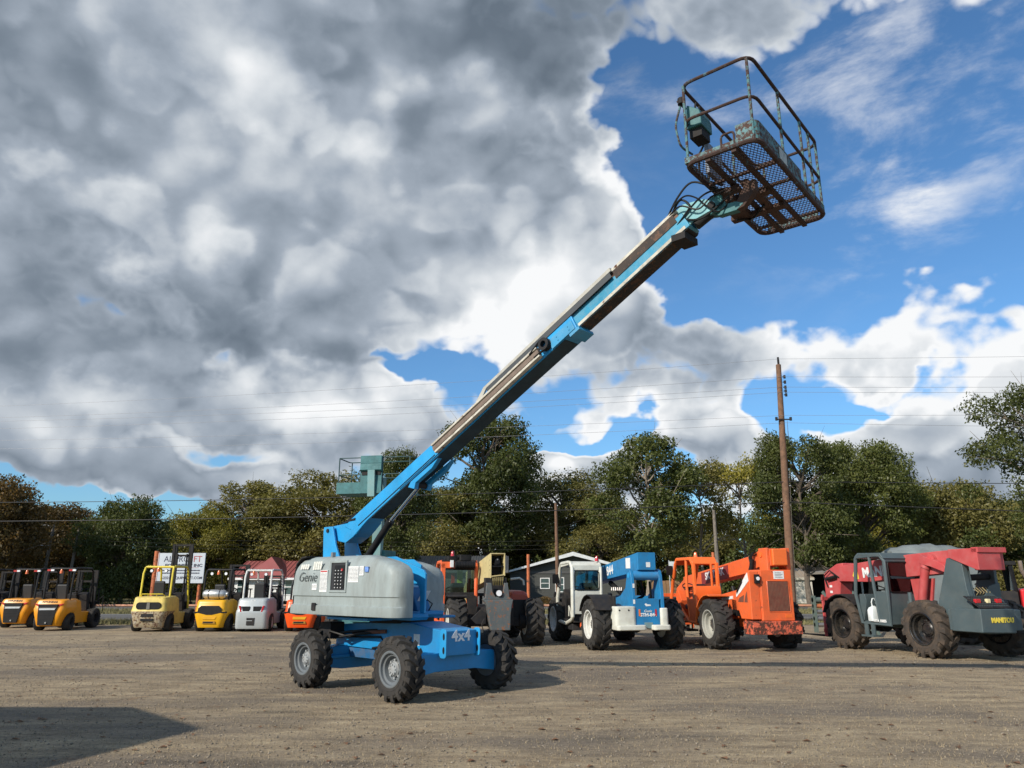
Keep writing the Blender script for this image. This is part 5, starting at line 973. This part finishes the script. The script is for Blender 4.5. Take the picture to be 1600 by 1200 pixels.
for k in range(18):
    for j in range(6): u = -1.08 + k * .045 + (j % 2) * .023; v = .06 + j * .075; b.box(u, u + .022, -1.455 + .38 * v / .47, -1.445 + .38 * v / .47, 1.12 + .235 * v / .47 - .004, 1.13 + .235 * v / .47)
tag(b.build('tread_pattern', MGREY, tr_), kind='stuff')
for x_, m_, w_ in ((-.98, REDLENS, .07), (-.70, mat('amber_white_lens', (.7, .6, .35), .3), .05), (-.42, REDLENS, .07)): b = MB(); b.box(x_ - w_, x_ + w_, -1.32, -1.25, 1.20, 1.29); b.build('tail_lamp', m_, tr_, .015)
b = MB(); b.cyl((-.7, -.8, 1.72), (.0, -.75, 1.75), .07, n=12); b.tube([(-.6, -.9, 1.3), (-.5, -.98, 1.45), (-.55, -.9, 1.6)], .02, 6); b.build('hydraulic_pipes', BLACKM, t)
for k in range(5): b = MB(); b.tube([(-.62 + k * .07, -.9, 1.30), (-.60 + k * .08, -1.0, 1.42), (-.66 + k * .09, -.92, 1.52)], .013, 6); b.build('brass_fitting', mat('brass_fitting', (.45, .36, .18), .4, .5), t)
b = MB(); b.prism([(-1.36, 1.88), (-1.36, 2.34), (-.12, 2.33), (.9, 2.28), (3.3, 2.06), (3.4, 1.66), (2.3, 1.64), (.90, 1.76), (-.05, 1.82), (-.35, 2.02), (-.85, 2.22), (-.95, 1.88)], 'x', -.55, -.16)
bm_ = b.build('boom', MRED, t, .015)
b = MB(); b.box(-.96, -.33, -1.44, -1.36, 1.88, 2.33); b.box(-.96, -.18, -1.47, -1.30, 2.24, 2.35); b.hexa([(-.96, -1.38, 1.88), (-.86, -1.38, 1.88), (-.86, -.7, 2.15), (-.96, -.7, 2.15), (-.96, -1.38, 2.33), (-.86, -1.38, 2.33), (-.86, -.7, 2.33), (-.96, -.7, 2.33)]); b.build('boom_end_plate', MRED, t, .01)
text(bm_, 'MANITOU', .33, DECAL, (-.556, 1.75, 1.90), (0, -.997, .06), (0, .06, .997), bold=.014, wide=.95)
b = MB(); b.prism([(2.62, 1.72), (2.66, 1.96), (2.78, 1.92), (2.84, 1.80), (2.74, 1.70)], 'x', -.556, -.55); b.build('logo', mat('yellow_lettering', (.72, .55, .06), .5), bm_)
b = MB(); b.prism([(-.1, 2.10), (.35, 2.25), (.42, 2.05), (.1, 1.98), (-.35, 1.82), (-.3, 2.0)], 'x', -.70, -.56); b.build('boom_gusset', MRED, t, .01)
b = MB(); b.cyl((-.64, .12, 2.16), (-.54, .12, 2.16), .10, n=14); b.build('pin_boss', MRED, t)
b = MB(); b.cyl((-.62, .56, 1.15), (-.60, .34, 1.98), .095, n=16); b.cyl((-.60, .34, 1.96), (-.60, .28, 2.16), .05, n=12); b.cyl((-.62, .35, 1.94), (-.6, .33, 2.0), .11, n=16); b.build('lift_cylinder', MRED, t)
b = MB(); b.prism([(3.25, 2.14), (3.5, 2.12), (3.9, 1.95), (4.06, 1.85), (4.06, 1.25), (3.85, 1.15), (3.5, 1.2), (3.4, 1.62), (3.2, 1.66)], 'x', -.50, -.10); hd = b.build('boom_nose', MRED, t, .02)
for z_ in (1.35, 1.5): b = MB(); b.box(-.506, -.5, 3.75, 3.85, z_, z_ + .06); b.build('decal', DECAL, hd)
b = MB(); b.tube([(-.52, 3.4, 1.75), (-.58, 3.7, 1.95), (-.58, 3.95, 1.8), (-.52, 3.9, 1.5)], .018, 6); b.cyl((-.56, 3.5, 1.78), (-.56, 3.85, 1.72), .05, n=10); b.build('nose_hoses', HOSE, t); carriage(t, MRED, 4.1, .3)
b = MB(); b.prism([(.5, .9), (.9, .9), (1.0, 1.72), (.3, 1.72)], 'x', -.45, -.4); b.build('red_inner_frame', MRED, t)
side = [(1.00, .66), (.98, 1.44), (.98, 2.12), (1.10, 2.26), (1.80, 2.29), (1.93, 2.20), (2.06, 1.36), (1.92, .66)]
for x_ in (-1.18, -.24): b = MB(); b.tube([(x_, p_[0], p_[1]) for p_ in side], .045, 8, closed=True); b.build('cab_side_frame', MGREY, t)
b = MB(); b.tube([(-1.18, 1.46, 2.28), (-1.18, 1.40, 1.50), (-1.18, 1.32, .68)], .04, 8); b.build('door_pillar', MGREY, t)
b = MB(); b.box(-1.21, -1.16, 1.0, 1.36, .67, 1.42); b.build('cab_side_panel', MGREY, t, .01)
b = MB(); b.box(-1.18, -.03, .98, 1.04, .66, 1.40); b.box(-1.18, -.03, .98, 1.04, 2.10, 2.22); b.box(-1.20, -1.09, .98, 1.04, 1.40, 2.10); b.box(-.14, -.03, .98, 1.04, 1.40, 2.10); b.build('cab_rear_wall', MGREY, t, .015)
b = MB(); b.tube([(p_[0], .97, p_[1]) for p_ in rrect(-1.1, -.13, 1.40, 2.10, .05, 3)], .018, 6, closed=True); b.build('window_seal', BLACK, t)
b = MB(); b.box(-1.09, -.14, 1.0, 1.006, 1.40, 2.10); b.build('rear_window', glass('smoked_glass', (.5, .5, .5), .35), t)
b = MB(); b.prism([(.95, 2.18), (1.06, 2.32), (1.82, 2.34), (1.95, 2.24), (1.9, 2.2), (1.1, 2.24)], 'x', -1.22, -.0); b.build('cab_roof', MGREY, t, .02)
b = MB(); b.box(-1.12, -.1, 1.04, 2.0, .66, .72); b.prism([(1.9, .72), (1.75, 1.2), (1.80, 1.35), (1.98, 1.35), (2.0, .72)], 'x', -1.15, -.2); b.build('cab_floor', MGREY, t, .01)
seat(t, -.7, 1.35, .95); steer(t, -.72, 1.72, 1.45)
b = MB(); b.box(-1.13, -1.12 + .02, 1.45, 1.85, .74, 1.25); b.build('side_opening_shadow_box', BLACKM, t) if False else None
text(t, 'MTA 10055', .085, DECAL, (-1.214, 1.30, .735), (0, -1, 0), bold=.003)
b = MB(); b.box(-1.22, -1.19, 1.5, 1.62, .38, .66); b.box(-1.22, -1.19, 1.72, 1.84, .38, .66); b.box(-1.3, -1.1, 1.48, 1.88, .36, .40); b.build('step', MGREY, t)
fender(t, -1.22, -.74, 2.66, .62, .70, 20, 140, BLACKM)
b = MB(); b.cyl((-.9, .6, 1.1), (-.9, .6, 1.40), .05, n=10); b.box(-.86, -.6, .3, .75, .9, 1.2); b.build('valve_block', MGREY, t)
J_ = t
jug = thing('plastic_jug', 'white plastic jug with hooked handle standing in the doorway of the grey cab', 'jug', (8.84, 19.02, .72), .2); jug.scale = (.85, .85, .85)
b = MB(); b.loft([[(p_[0], p_[1], z_) for p_ in rrect(-w_, w_, -w_ * .7, w_ * .7, w_ * .3, 3)] for z_, w_ in ((0, .14), (.02, .15), (.30, .15), (.37, .11), (.40, .05), (.42, .045))]); JW = mat('milky_plastic', (.68, .72, .72), .35); b.build('bottle', JW, jug)
b = MB(); b.tube([(-.03, 0, .40), (-.04, 0, .52), (.0, 0, .62), (.07, 0, .62), (.10, 0, .55), (.10, 0, .48)], .018, 8); b.build('spout', JW, jug)
# ---- orange telehandler with cream boom
t = thing('telehandler', 'orange red telehandler with cream boom end and scraped grey counterweight plate', 'telehandler', (-.53, 21.3, 0), ang((-.2, .98)))
put_wheels(WL(RUBBER, WRIM, 16, .40, 'bar', .48), t, [(-1.04, -.3, .61, False, 0, .3), (1.04, -.3, .61, True, 0, .1), (-1.04, 2.75, .61, False, 0, 0), (1.04, 2.75, .61, True, 0, .7)])
under(t, BLACKM, -1.0, 3.2, 3.05, -.3)
b = MB(); b.prism([(-.24, 1.72), (.155, 1.82), (.155, 2.39), (-.24, 2.37)], 'y', -.98, -.90); b.M = None
b = MB(); 
for q in ((-.245, -.215, 1.74, 2.385), (.125, .155, 1.80, 2.385)): b.hexa([(q[0], -1.0, q[2]), (q[1], -1.0, q[2]), (q[1], 3.6, q[2] - .42), (q[0], 3.6, q[2] - .42), (q[0], -1.0, q[3]), (q[1], -1.0, q[3]), (q[1], 3.6, q[3] - .42), (q[0], 3.6, q[3] - .42)])
b.hexa([(-.215, -1.0, 2.36), (.125, -1.0, 2.36), (.125, 3.6, 1.94), (-.215, 3.6, 1.94), (-.215, -1.0, 2.385), (.125, -1.0, 2.385), (.125, 3.6, 1.965), (-.215, 3.6, 1.965)])
b.hexa([(-.215, -1.0, 1.77), (.125, -1.0, 1.81), (.125, 3.6, 1.40), (-.215, 3.6, 1.36), (-.215, -1.0, 1.80), (.125, -1.0, 1.84), (.125, 3.6, 1.43), (-.215, 3.6, 1.39)]); bm_ = b.build('boom', CREAMY, t, .006)
b = MB(); b.box(-.2, .11, -.6, -.55, 1.84, 2.34); b.cyl((-.05, -.97, 2.17), (-.05, -.6, 2.17), .07, n=12); b.box(-.14, .04, -.94, -.6, 2.08, 2.14); b.box(-.2, .11, -.98, -.9, 2.03, 2.06); b.build('boom_internals', BLACK, bm_)
b = MB(); b.cyl((-.05, -.98, 2.22), (-.05, -.96, 2.22), .022, n=10); b.build('pin_end', STEEL, bm_)
for z_ in (1.95, 2.07, 2.2): b = MB(); b.cyl((-.248, -.9, z_), (-.243, -.9, z_), .018, n=8); b.build('bolt', BLACKM, bm_)
for k in range(6): b = MB(); b.tube([(-.17 + k * .055, -.95, 1.80), (-.17 + k * .052, -1.0, 1.68), (-.14 + k * .045, -.92, 1.52), (-.12 + k * .04, -.8, 1.40)], .014, 6); b.build('brass_hose', mat('brass_hose', (.28, .23, .10), .45, .4), t)
b = MB(); b.prism([(-.46, 1.20), (-.40, 1.26), (-.37, 1.58), (-.37, 1.62), (-.25, 1.62), (-.22, 1.40), (-.14, 1.27), (.04, 1.27), (.07, 1.40), (.10, 1.62), (.19, 1.62), (.19, 1.58), (.23, 1.26), (.31, 1.20)], 'y', -1.2, -1.08); b.build('counterweight_ears', JGREY, t, .01)
b = MB(); b.prism([(-.47, 1.20), (-.36, 1.05), (-.32, .70), (-.26, .44), (.24, .44), (.25, .80), (.28, 1.05), (.32, 1.20)], 'y', -1.28, -.95); b.build('counterweight', JGREY, t, .02)
b = MB(); b.prism([(-.75, .72), (-.50, .95), (-.36, .86), (-.38, .60), (-.62, .60)], 'y', -1.1, -.95); b.tube([(-.3, -1.2, .48), (-.45, -1.22, .42), (-.50, -1.2, .60), (-.42, -1.18, .72)], .016, 6); b.build('tow_linkage', BLACKM, t)
lamp(t, (-.055, -1.24, 1.36), r=.075); b = MB(); b.box(-.35, .2, -.95, -.6, 1.2, 1.75); b.build('boom_mount', BLACKM, t)
side = [(.70, .54), (.70, 1.3), (.72, 2.08), (.82, 2.20), (1.8, 2.20), (2.0, 2.08), (2.2, 1.3), (2.15, .54)]
for x_ in (-1.32, -.36): b = MB(); b.tube([(x_, p_[0], p_[1]) for p_ in side], .055, 8, closed=True); b.build('cab_side_frame', ORANGE, t)
b = MB(); b.box(-1.36, -1.24, .66, .76, .50, 2.16); b.box(-1.36, -.85, .66, .76, 2.02, 2.20); b.box(-.36, -.32, .66, .70, 1.35, 1.62); b.build('cab_rear_frame', ORANGE, t, .015)
b = MB(); b.box(-1.24, -.30, .68, .74, 1.28, 1.36); b.box(-1.24, -.40, .5, .72, 1.20, 1.28); b.box(-.62, -.36, .5, .7, .6, 1.26); b.box(-1.22, -.36, .69, .75, 1.97, 2.04); b.box(-.38, -.34, .68, .74, 1.36, 2.0); b.build('cab_black_trim', BLACKM, t, .01)
b = MB(); b.box(-1.24, -.36, .70, .706, 1.36, 2.0); b.build('rear_window', WINDOW, t)
b = MB(); b.box(-1.34, -.36, .72, 2.1, 2.20, 2.25); b.build('cab_roof', BLACKM, t, .01)
b = MB(); b.cyl((-1.0, .5, 2.10), (-.42, .5, 2.10), .10, n=16)
for k in range(7): b.cyl((-.96 + k * .075, .5, 2.10), (-.94 + k * .075, .5, 2.10), .112, n=16)
b.rbox(-1.2, -.9, .7, 1.2, 2.22, 2.36, .05); b.rbox(-.85, -.5, .7, 1.4, 2.24, 2.40, .06); b.build('air_cleaner', BLACK, t)
b = MB(); b.box(-1.12, -1.03, .55, .64, 2.05, 2.24); b.build('white_lamp', DECAL, t); beacon(t, -1.02, .9, 2.36, REDLENS)
b = MB(); b.box(-.74, -.58, 1.9, 1.95, 1.4, 1.98); b.build('high_vis_vest', mat('lime_vest', (.45, .60, .08), .8, var=.2), t); b = MB(); b.box(-.92, -.82, 1.9, 1.95, 1.45, 1.9); b.build('red_cloth', mat('red_cloth', (.5, .05, .04), .8), t)
seat(t, -.85, 1.3, .95); steer(t, -.9, 1.8, 1.40)
b = MB(); b.loft([[(p_[0], y_, p_[1]) for p_ in rrect(.44, .92, .60, 1.42 + dz, .12, 4)] for y_, dz in ((-.35, -.10), (-.25, -.02), (.2, .0), (2.3, .0))][::-1]); b.build('engine_hood', JRED, t, .01, sharp=35)
b = MB(); b.box(.50, .84, -.362, -.35, .68, 1.18); b.build('hood_grille', BLACK, t); b = MB(); b.box(.42, 1.0, -.4, 2.4, .54, .60); b.build('hood_sill', JRED, t)
b = MB(); b.tube([(.50, .0, 1.72), (.75, .0, 1.75), (.86, .0, 1.68), (.88, 0, 1.56)], .03, 8); b.build('white_exhaust', TWHITE, t)
fender(t, -1.3, -.78, -.3, .61, .68, 40, 110, BLACKM)
b = MB(); b.prism([(3.4, 1.40), (3.4, 1.9), (4.5, 1.5), (4.4, .7), (4.15, .7), (4.1, 1.2)], 'x', -.18, .10); b.build('boom_nose', CREAMY, t, .012); carriage(t, BLACKM, 4.4)
# ---- bright red machine cut off by the right edge
t = thing('telehandler', 'bright red machine cut off by the right edge behind the grey telehandler', 'telehandler', (14.25, 21.5, 0), ang((-.9, .42))); BRED = mat('bright_red_paint', (.62, .025, .03), .35, var=.08)
put_wheels(make_wheel('wheel', .60, .42, .32, RUBBERM, BLACKM, BLACKM, nl=15, lug=.05, lugw=.44, dish=.2), t, [(-1.0, -1.2, .6, False, 0, .3), (1.0, -1.2, .6, True, 0, .1), (-1.0, 1.6, .6, False, 0, .5), (1.0, 1.6, .6, True, 0, .7)])
under(t, BLACKM, -1.6, 2.2, 2.8, -1.2)
b = MB(); b.prism([(.2, 1.45), (-.3, 1.5), (-1.9, 1.15), (-2.0, .7), (.2, .7)], 'x', -.75, .75); b.build('hood', BRED, t, .05); fender(t, -1.22, -.72, -1.2, .6, .68, 20, 150, BRED)
b = MB(); b.box(-.7, .7, .25, 1.5, 1.0, 1.4); b.build('cab_base', BLACKM, t, .02)
b = MB()
for x_ in (-.68, .68):
    for y_, lx in ((.28, .0), (1.45, .0)): b.bar((x_, y_, 1.4), (x_ * .93, y_ + .05, 2.1), .07, .07)
b.box(-.7, .7, .2, 1.55, 2.1, 2.2); b.build('cab_frame', BLACK, t); b = MB(); b.box(-.63, .63, .27, .28, 1.42, 2.08); b.build('windscreen', WINDOW, t)
b = MB(); b.tube([(-.55, -.1, 1.4), (-.60, .0, 1.75), (-.72, .1, 1.95), (-.74, .1, 2.2)], .05, 10); b.build('exhaust_pipe', mat('tarnished_steel', (.42, .34, .28), .35, .7), t); b = MB(); b.box(-.95, -.70, -.3, -.2, 1.40, 1.52); b.build('side_lamp', mat('tan_lamp', (.4, .33, .2), .4), t)
# ================================================================== FORKLIFTS (local: y towards the mast, rear faces -y)
FYEL = mat('amber_yellow_paint', (.74, .285, .006), .35, var=.06, scale=2, dirt=.12, dirtcol=(.4, .2, .03)); YYEL = mat('chrome_yellow_paint', (.72, .37, .008), .35, var=.06, scale=2, dirt=.12, dirtcol=(.4, .24, .03))
HYEL = mat('chipped_pale_yellow_paint', (.66, .50, .12), .5, var=.12, scale=2.5, dirt=.35, dirtcol=(.28, .20, .10), rust=.05, rustcol=(.18, .10, .06)); HWORN = mat('scraped_counterweight', (.36, .28, .16), .65, var=.35, scale=4, dirt=.6, dirtcol=(.45, .42, .36), rust=.5, rustcol=(.17, .085, .045))
HGUARD = mat('guard_yellow', (.70, .55, .035), .45, var=.08, dirt=.2, rust=.06); SILV = mat('silver_paint', (.40, .43, .44), .35, .1, var=.05, scale=2, dirt=.12); FORG = mat('bright_orange_paint', (.80, .085, .008), .35, var=.06); MARO = mat('maroon_paint', (.10, .012, .02), .4)
def forklift(label, loc, rz, style, body, guard, w=1.12, hg=2.15, mast=2.1, cwh=1.05, cwm=None, wide_rear=.92):
    t = thing('forklift', label, 'forklift', (*loc, 0), rz); hw = w / 2; cwm = cwm or body
    ws = make_wheel('wheel', .30, .24, .16, RUBBER, BLACKM if style != 'silver' else WRIM, BLACKM, nl=22, lug=.012, lugw=.5, dish=.3); wf = make_wheel('wheel', .36, .30, .19, RUBBER, DIRT_RIM if style == 'chrome' else BLACKM if style != 'silver' else WRIM, BLACKM, nl=22, lug=.014, lugw=.5, dish=.3)
    put_wheels(ws, t, [(-hw + .08, .52, .30, False, .12, 0), (hw - .08, .52, .30, True, .12, 0)]); put_wheels(wf, t, [(-hw + .04, 2.15, .36, False, 0, 0), (hw - .04, 2.15, .36, True, 0, 0)])
    b = MB(); b.prism([(.30, .66), (.30, cwh), (.9, cwh + .02), (1.2, cwh - .05), (1.35, .62), (1.9, .60), (2.3, .62), (2.45, .40), (2.2, .22), (.95, .22), (.86, .50), (.7, .64), (.5, .68)], 'x', -hw + .06, hw - .06); b.build('body', body, t, .03)
    zs = {'amber': [(.16, .70, .06), (.20, .74, .03), (.55, .90, -.02), (.74, 1.0, .0), (.80, .97, .015), (.95, .94, .05), (cwh - .03, .90, .08), (cwh, .84, .14)],
          'pale': [(.14, .80, .10), (.20, .84, .06), (.45, .90, .0), (.68, 1.0, -.01), (.80, .98, .03), (.98, .95, .05), (cwh - .03, .92, .08), (cwh, .86, .13)],
          'chrome': [(.14, .78, .07), (.20, .80, .04), (.60, 1.0, .0), (.66, 1.0, .0), (.70, .96, .03), (.95, .93, .06), (cwh - .04, .92, .08), (cwh, .88, .12)],
          'silver': [(.10, .98, .05), (.16, 1.0, .02), (.62, 1.0, .0), (.70, .98, .0), (.74, .95, .02), (1.0, .92, .05), (cwh - .05, .92, .07), (cwh, .87, .12)]}[style]
    rings = []
    for z, k, yo in zs:
        x_ = hw * k; rings.append([(p_[0], p_[1], z) for p_ in rrect(-x_, x_, yo, .62 if z < .62 else .85, (.03, .03, .16, .16) if False else (.16, .03, .03, .16), 4)])
    if style in ('pale',):
        lo = [r_ for r_ in rings if r_[0][2] <= .69]; hi = [r_ for r_ in rings if r_[0][2] >= .67]
        b = MB(); b.loft(lo); cw = b.build('counterweight', cwm, t, sharp=40); b = MB(); b.loft(hi); b.build('rear_bodywork', body, t, sharp=40)
    else: b = MB(); b.loft(rings); cw = b.build('counterweight', cwm, t, sharp=34)
    def plate(name, pts, m, y=-.03, d=.05): b = MB(); b.prism(pts, 'y', y, y + d); return b.build(name, m, t, .004)
    if style == 'amber':
        g_ = plate('rear_grille', [(-.33, .90), (.33, .90), (.28, .62), (.20, .20), (-.28, .20), (-.32, .55)], BLACK, -.035, .1)
        for z_ in (.76, .55, .42): b = MB(); b.box(-.30, .28 - (.76 - z_) * .15, -.045, -.03, z_, z_ + .02); b.build('grille_slat', STEEL if z_ == .76 else BLACKM, g_)
        b = MB(); b.prism([(-.28, .765), (.26, .765), (.24, .71), (-.29, .705)], 'y', -.043, -.033); b.build('chrome_bar', mat('grille_chrome', (.6, .6, .6), .35, .5), g_)
        for s_ in (-1, 1): plate('tail_lamp', [(s_ * .33, .90), (s_ * .52, .93), (s_ * .33, .80)], REDLENS, .012)
        text(t, 'HYUNDAI', .085, BLACK, (0, .052, .975), (1, 0, 0), (0, .2, .98), wide=1.35, bold=.002)
        b = MB(); b.cyl((0, -.06, .28), (0, .0, .28), .03, n=8); b.build('tow_pin', STEEL, t)
    elif style == 'pale':
        plate('rear_grille', [(p_[0], p_[1]) for p_ in rrect(-.42, .42, .74, .98, .11, 4)], BLACK, -.0); plate('grille_divider', [(-.06, .74), (.06, .74), (.05, .97), (-.05, .97)], mat('worn_steel', (.16, .15, .13), .5, .3), -.015, .02)
        plate('rear_step', [(-.22, .50), (.22, .50), (.19, .60), (-.19, .60)], BLACKM, -.025, .04); plate('tow_slot', [(-.2, .36), (.2, .36), (.22, .44), (-.22, .44)], BLACK, -.025, .04)
        b = MB(); b.tube([(-.42, .35, cwh), (-.36, .22, cwh + .09), (.36, .22, cwh + .09), (.42, .35, cwh)], .015, 6)
        for x_ in (-.15, .15): b.cyl((x_, .24, cwh - .02), (x_, .23, cwh + .085), .01, n=6)
        b.build('hood_rail', HGUARD, t)
    elif style == 'chrome':
        plate('rear_grille', [(-.42, .63), (-.40, .78), (-.30, .86), (.30, .86), (.40, .78), (.42, .63), (.1, .56), (-.1, .56)], BLACK, -.004, .08); plate('black_band', [(-hw * 1.0, .62), (hw * 1.0, .62), (hw * .99, .67), (-hw * .99, .67)], BLACK, -.002, .3)
        plate('tow_pocket', [(-.22, .27), (.24, .27), (.22, .35), (-.2, .35)], mat('tow_pocket', (.30, .15, .01), .5), -.005); plate('tow_slot', [(-.18, .29), (.16, .29), (.16, .34), (-.18, .34)], BLACK, -.01); plate('weight_panel', [(-.22, .41), (.20, .41), (.26, .50), (-.22, .50)], mat('panel_yellow', (.66, .33, .008), .4), .0, .03)
    else:
        for s_ in (-1, 1):
            plate('grille', [(s_ * .06, .68), (s_ * .30, .68), (s_ * .34, .84), (s_ * .06, .84)], BLACK, -.002, .06); plate('tail_lamp', [(s_ * .33, .66), (s_ * .38, .66), (s_ * .44, .86), (s_ * .38, .86)], REDLENS, -.006, .06)
        plate('tow_pocket', [(-.14, .22), (.12, .22), (.14, .46), (-.14, .46)], BLACKM, -.006, .06); plate('tow_bar', [(-.14, .36), (.06, .36), (.06, .38), (-.14, .38)], body, -.012, .03)
        text(t, 'K7', .13, DECAL, (.03, .06, 1.0), bold=.004) if body is SILV else None
    gm = guard; r_ = .035
    for s_ in (-1, 1):
        x0 = s_ * (hw - .10); b = MB(); b.tube([(x0, .45, cwh - .1), (x0, .50, hg - .25), (x0 * .96, .58, hg - .05), (x0 * .95, .75, hg), (x0 * .95, 1.75, hg), (x0 * .97, 1.9, hg - .1), (x0, 2.15, .95), (x0, 2.2, .62)], r_, 8); b.build('guard_side', gm, t)
    for y_, z_ in ((.60, hg - .03), (1.8, hg)): b = MB(); b.tube([(-(hw - .12), y_, z_), (hw - .12, y_, z_)], r_, 8); b.build('guard_crossbar', gm, t)
    for k in range(6): b = MB(); x_ = -(hw - .25) + k * (w - .5) / 5; b.box(x_ - .02, x_ + .02, .62, 1.78, hg - .02, hg + .015); b.build('guard_slat', gm, t)
    seat(t, 0, 1.0, cwh - .14); steer(t, 0, 1.75, 1.35)
    b = MB(); b.prism([(1.95, .62), (1.85, 1.2), (2.05, 1.3), (2.15, .62)], 'x', -hw + .2, hw - .2); b.build('dash', BLACKM, t, .02)
    for s_ in (-1, 1):
        b = MB(); b.box(s_ * .34 - .045, s_ * .34 + .045, 2.42, 2.50, .12, mast); b.build('mast_rail', BLACKM, t); b = MB(); b.box(s_ * .26 - .035, s_ * .26 + .035, 2.44, 2.56, .12, mast - .06); b.build('inner_rail', BLACK, t)
        b = MB(); b.cyl((s_ * .18, 2.44, .2), (s_ * .18, 2.44, mast - .35), .035, n=8); b.build('mast_cylinder', BLACKM, t); b = MB(); b.prism([(2.66, .95), (2.70, .95), (2.70, .08), (3.7, .05), (3.7, .03), (2.66, .03)], 'x', s_ * .28 - .05, s_ * .28 + .05); b.build('fork', BLACKM, t)
    b = MB(); b.box(-.38, .38, 2.43, 2.50, mast - .07, mast); b.box(-.38, .38, 2.43, 2.5, .55, .63); b.box(-.30, .30, 2.44, 2.50, mast - .45, mast - .38); b.build('mast_crossbar', BLACKM, t); b = MB(); b.box(-.48, .48, 2.60, 2.66, .85, .95); b.box(-.48, .48, 2.60, 2.66, .35, .45)
    for k in range(6): b.box(-.45 + k * .17, -.42 + k * .17, 2.61, 2.65, .95, 1.4)
    b.box(-.48, .48, 2.60, 2.66, 1.38, 1.42); b.build('load_backrest', BLACKM, t)
    beacon(t, -.03 if style != 'silver' else -.2, .57, hg - .19, AMBER)
    for s_ in (-1, 1):
        if style == 'amber': b = MB(); b.box(s_ * .38 - .12, s_ * .38 - .0 + .0, .50, .56, hg - .11, hg - .05); b.build('red_lamp', REDLENS, t); b = MB(); b.box(s_ * .38 + .005, s_ * .38 + .11, .50, .56, hg - .11, hg - .05); b.build('clear_lamp', CLEAR, t)
        else: lamp(t, (s_ * .25, .52, hg - .16), r=.05)
    if style == 'amber':
        b = MB(); b.tube([(.52, 2.2, .9), (.66, 2.5, 1.15), (.66, 2.6, .6)], .015, 6); b.build('grab_rail', BLACKM, t)
    return t
def lpg(t, z, m=mat('aluminium_tank', (.55, .55, .53), .3, .7, dirt=.2)):
    b = MB(); b.lathe([(0, -.42), (.10, -.40), (.155, -.33), (.16, 0), (.16, .30), (.12, .38), (.08, .40), (.08, .46), (0, .46)], (0, .34, z), (1, 0, 0), 20); k = b.build('gas_bottle', m, t)
    b = MB()
    for x_ in (-.18, .2): b.lathe([(.165, -.015), (.168, 0), (.165, .015)], (x_, .34, z), (1, 0, 0), 20)
    b.build('bottle_strap', BLACKM, k); b = MB(); b.tube([(.1, .3, z + .12), (.2, .3, z + .22), (.3, .3, z + .12)], .02, 6); b.build('bottle_clamp', BLACK, k)
forklift('amber yellow forklift nearest the gap of open pipe fence, complete in view', (-16.25, 27.25), .05, 'amber', FYEL, BLACK)
forklift('yellow forklift partly hidden behind its twin, second from the left edge', (-18.6, 29.0), .05, 'amber', FYEL, BLACK)
forklift('dark maroon forklift cut off by the left edge', (-21.15, 30.2), .05, 'amber', MARO, BLACK)
t = forklift('old pale yellow forklift with scraped chipped counterweight and tall black mast', (-12.50, 26.7), .03, 'pale', HYEL, HGUARD, w=1.22, hg=2.2, mast=3.05, cwh=1.16, cwm=HWORN)
t = forklift('chrome yellow forklift carrying a silver gas bottle', (-10.42, 26.8), -.02, 'chrome', YYEL, BLACK, w=1.12, hg=2.1, mast=2.3, cwh=1.05); lpg(t, 1.24)
t = forklift('silver forklift with slim red tail lamps and white guard', (-8.98, 26.8), .02, 'silver', SILV, mat('white_guard_paint', (.62, .63, .6), .45, dirt=.3), w=1.12, hg=2.08, mast=1.9, cwh=1.10)
forklift('bright orange forklift half hidden behind the grey turret', (-7.30, 26.75), 0, 'chrome', FORG, BLACK, w=1.12, hg=1.75, mast=1.7, cwh=1.05)
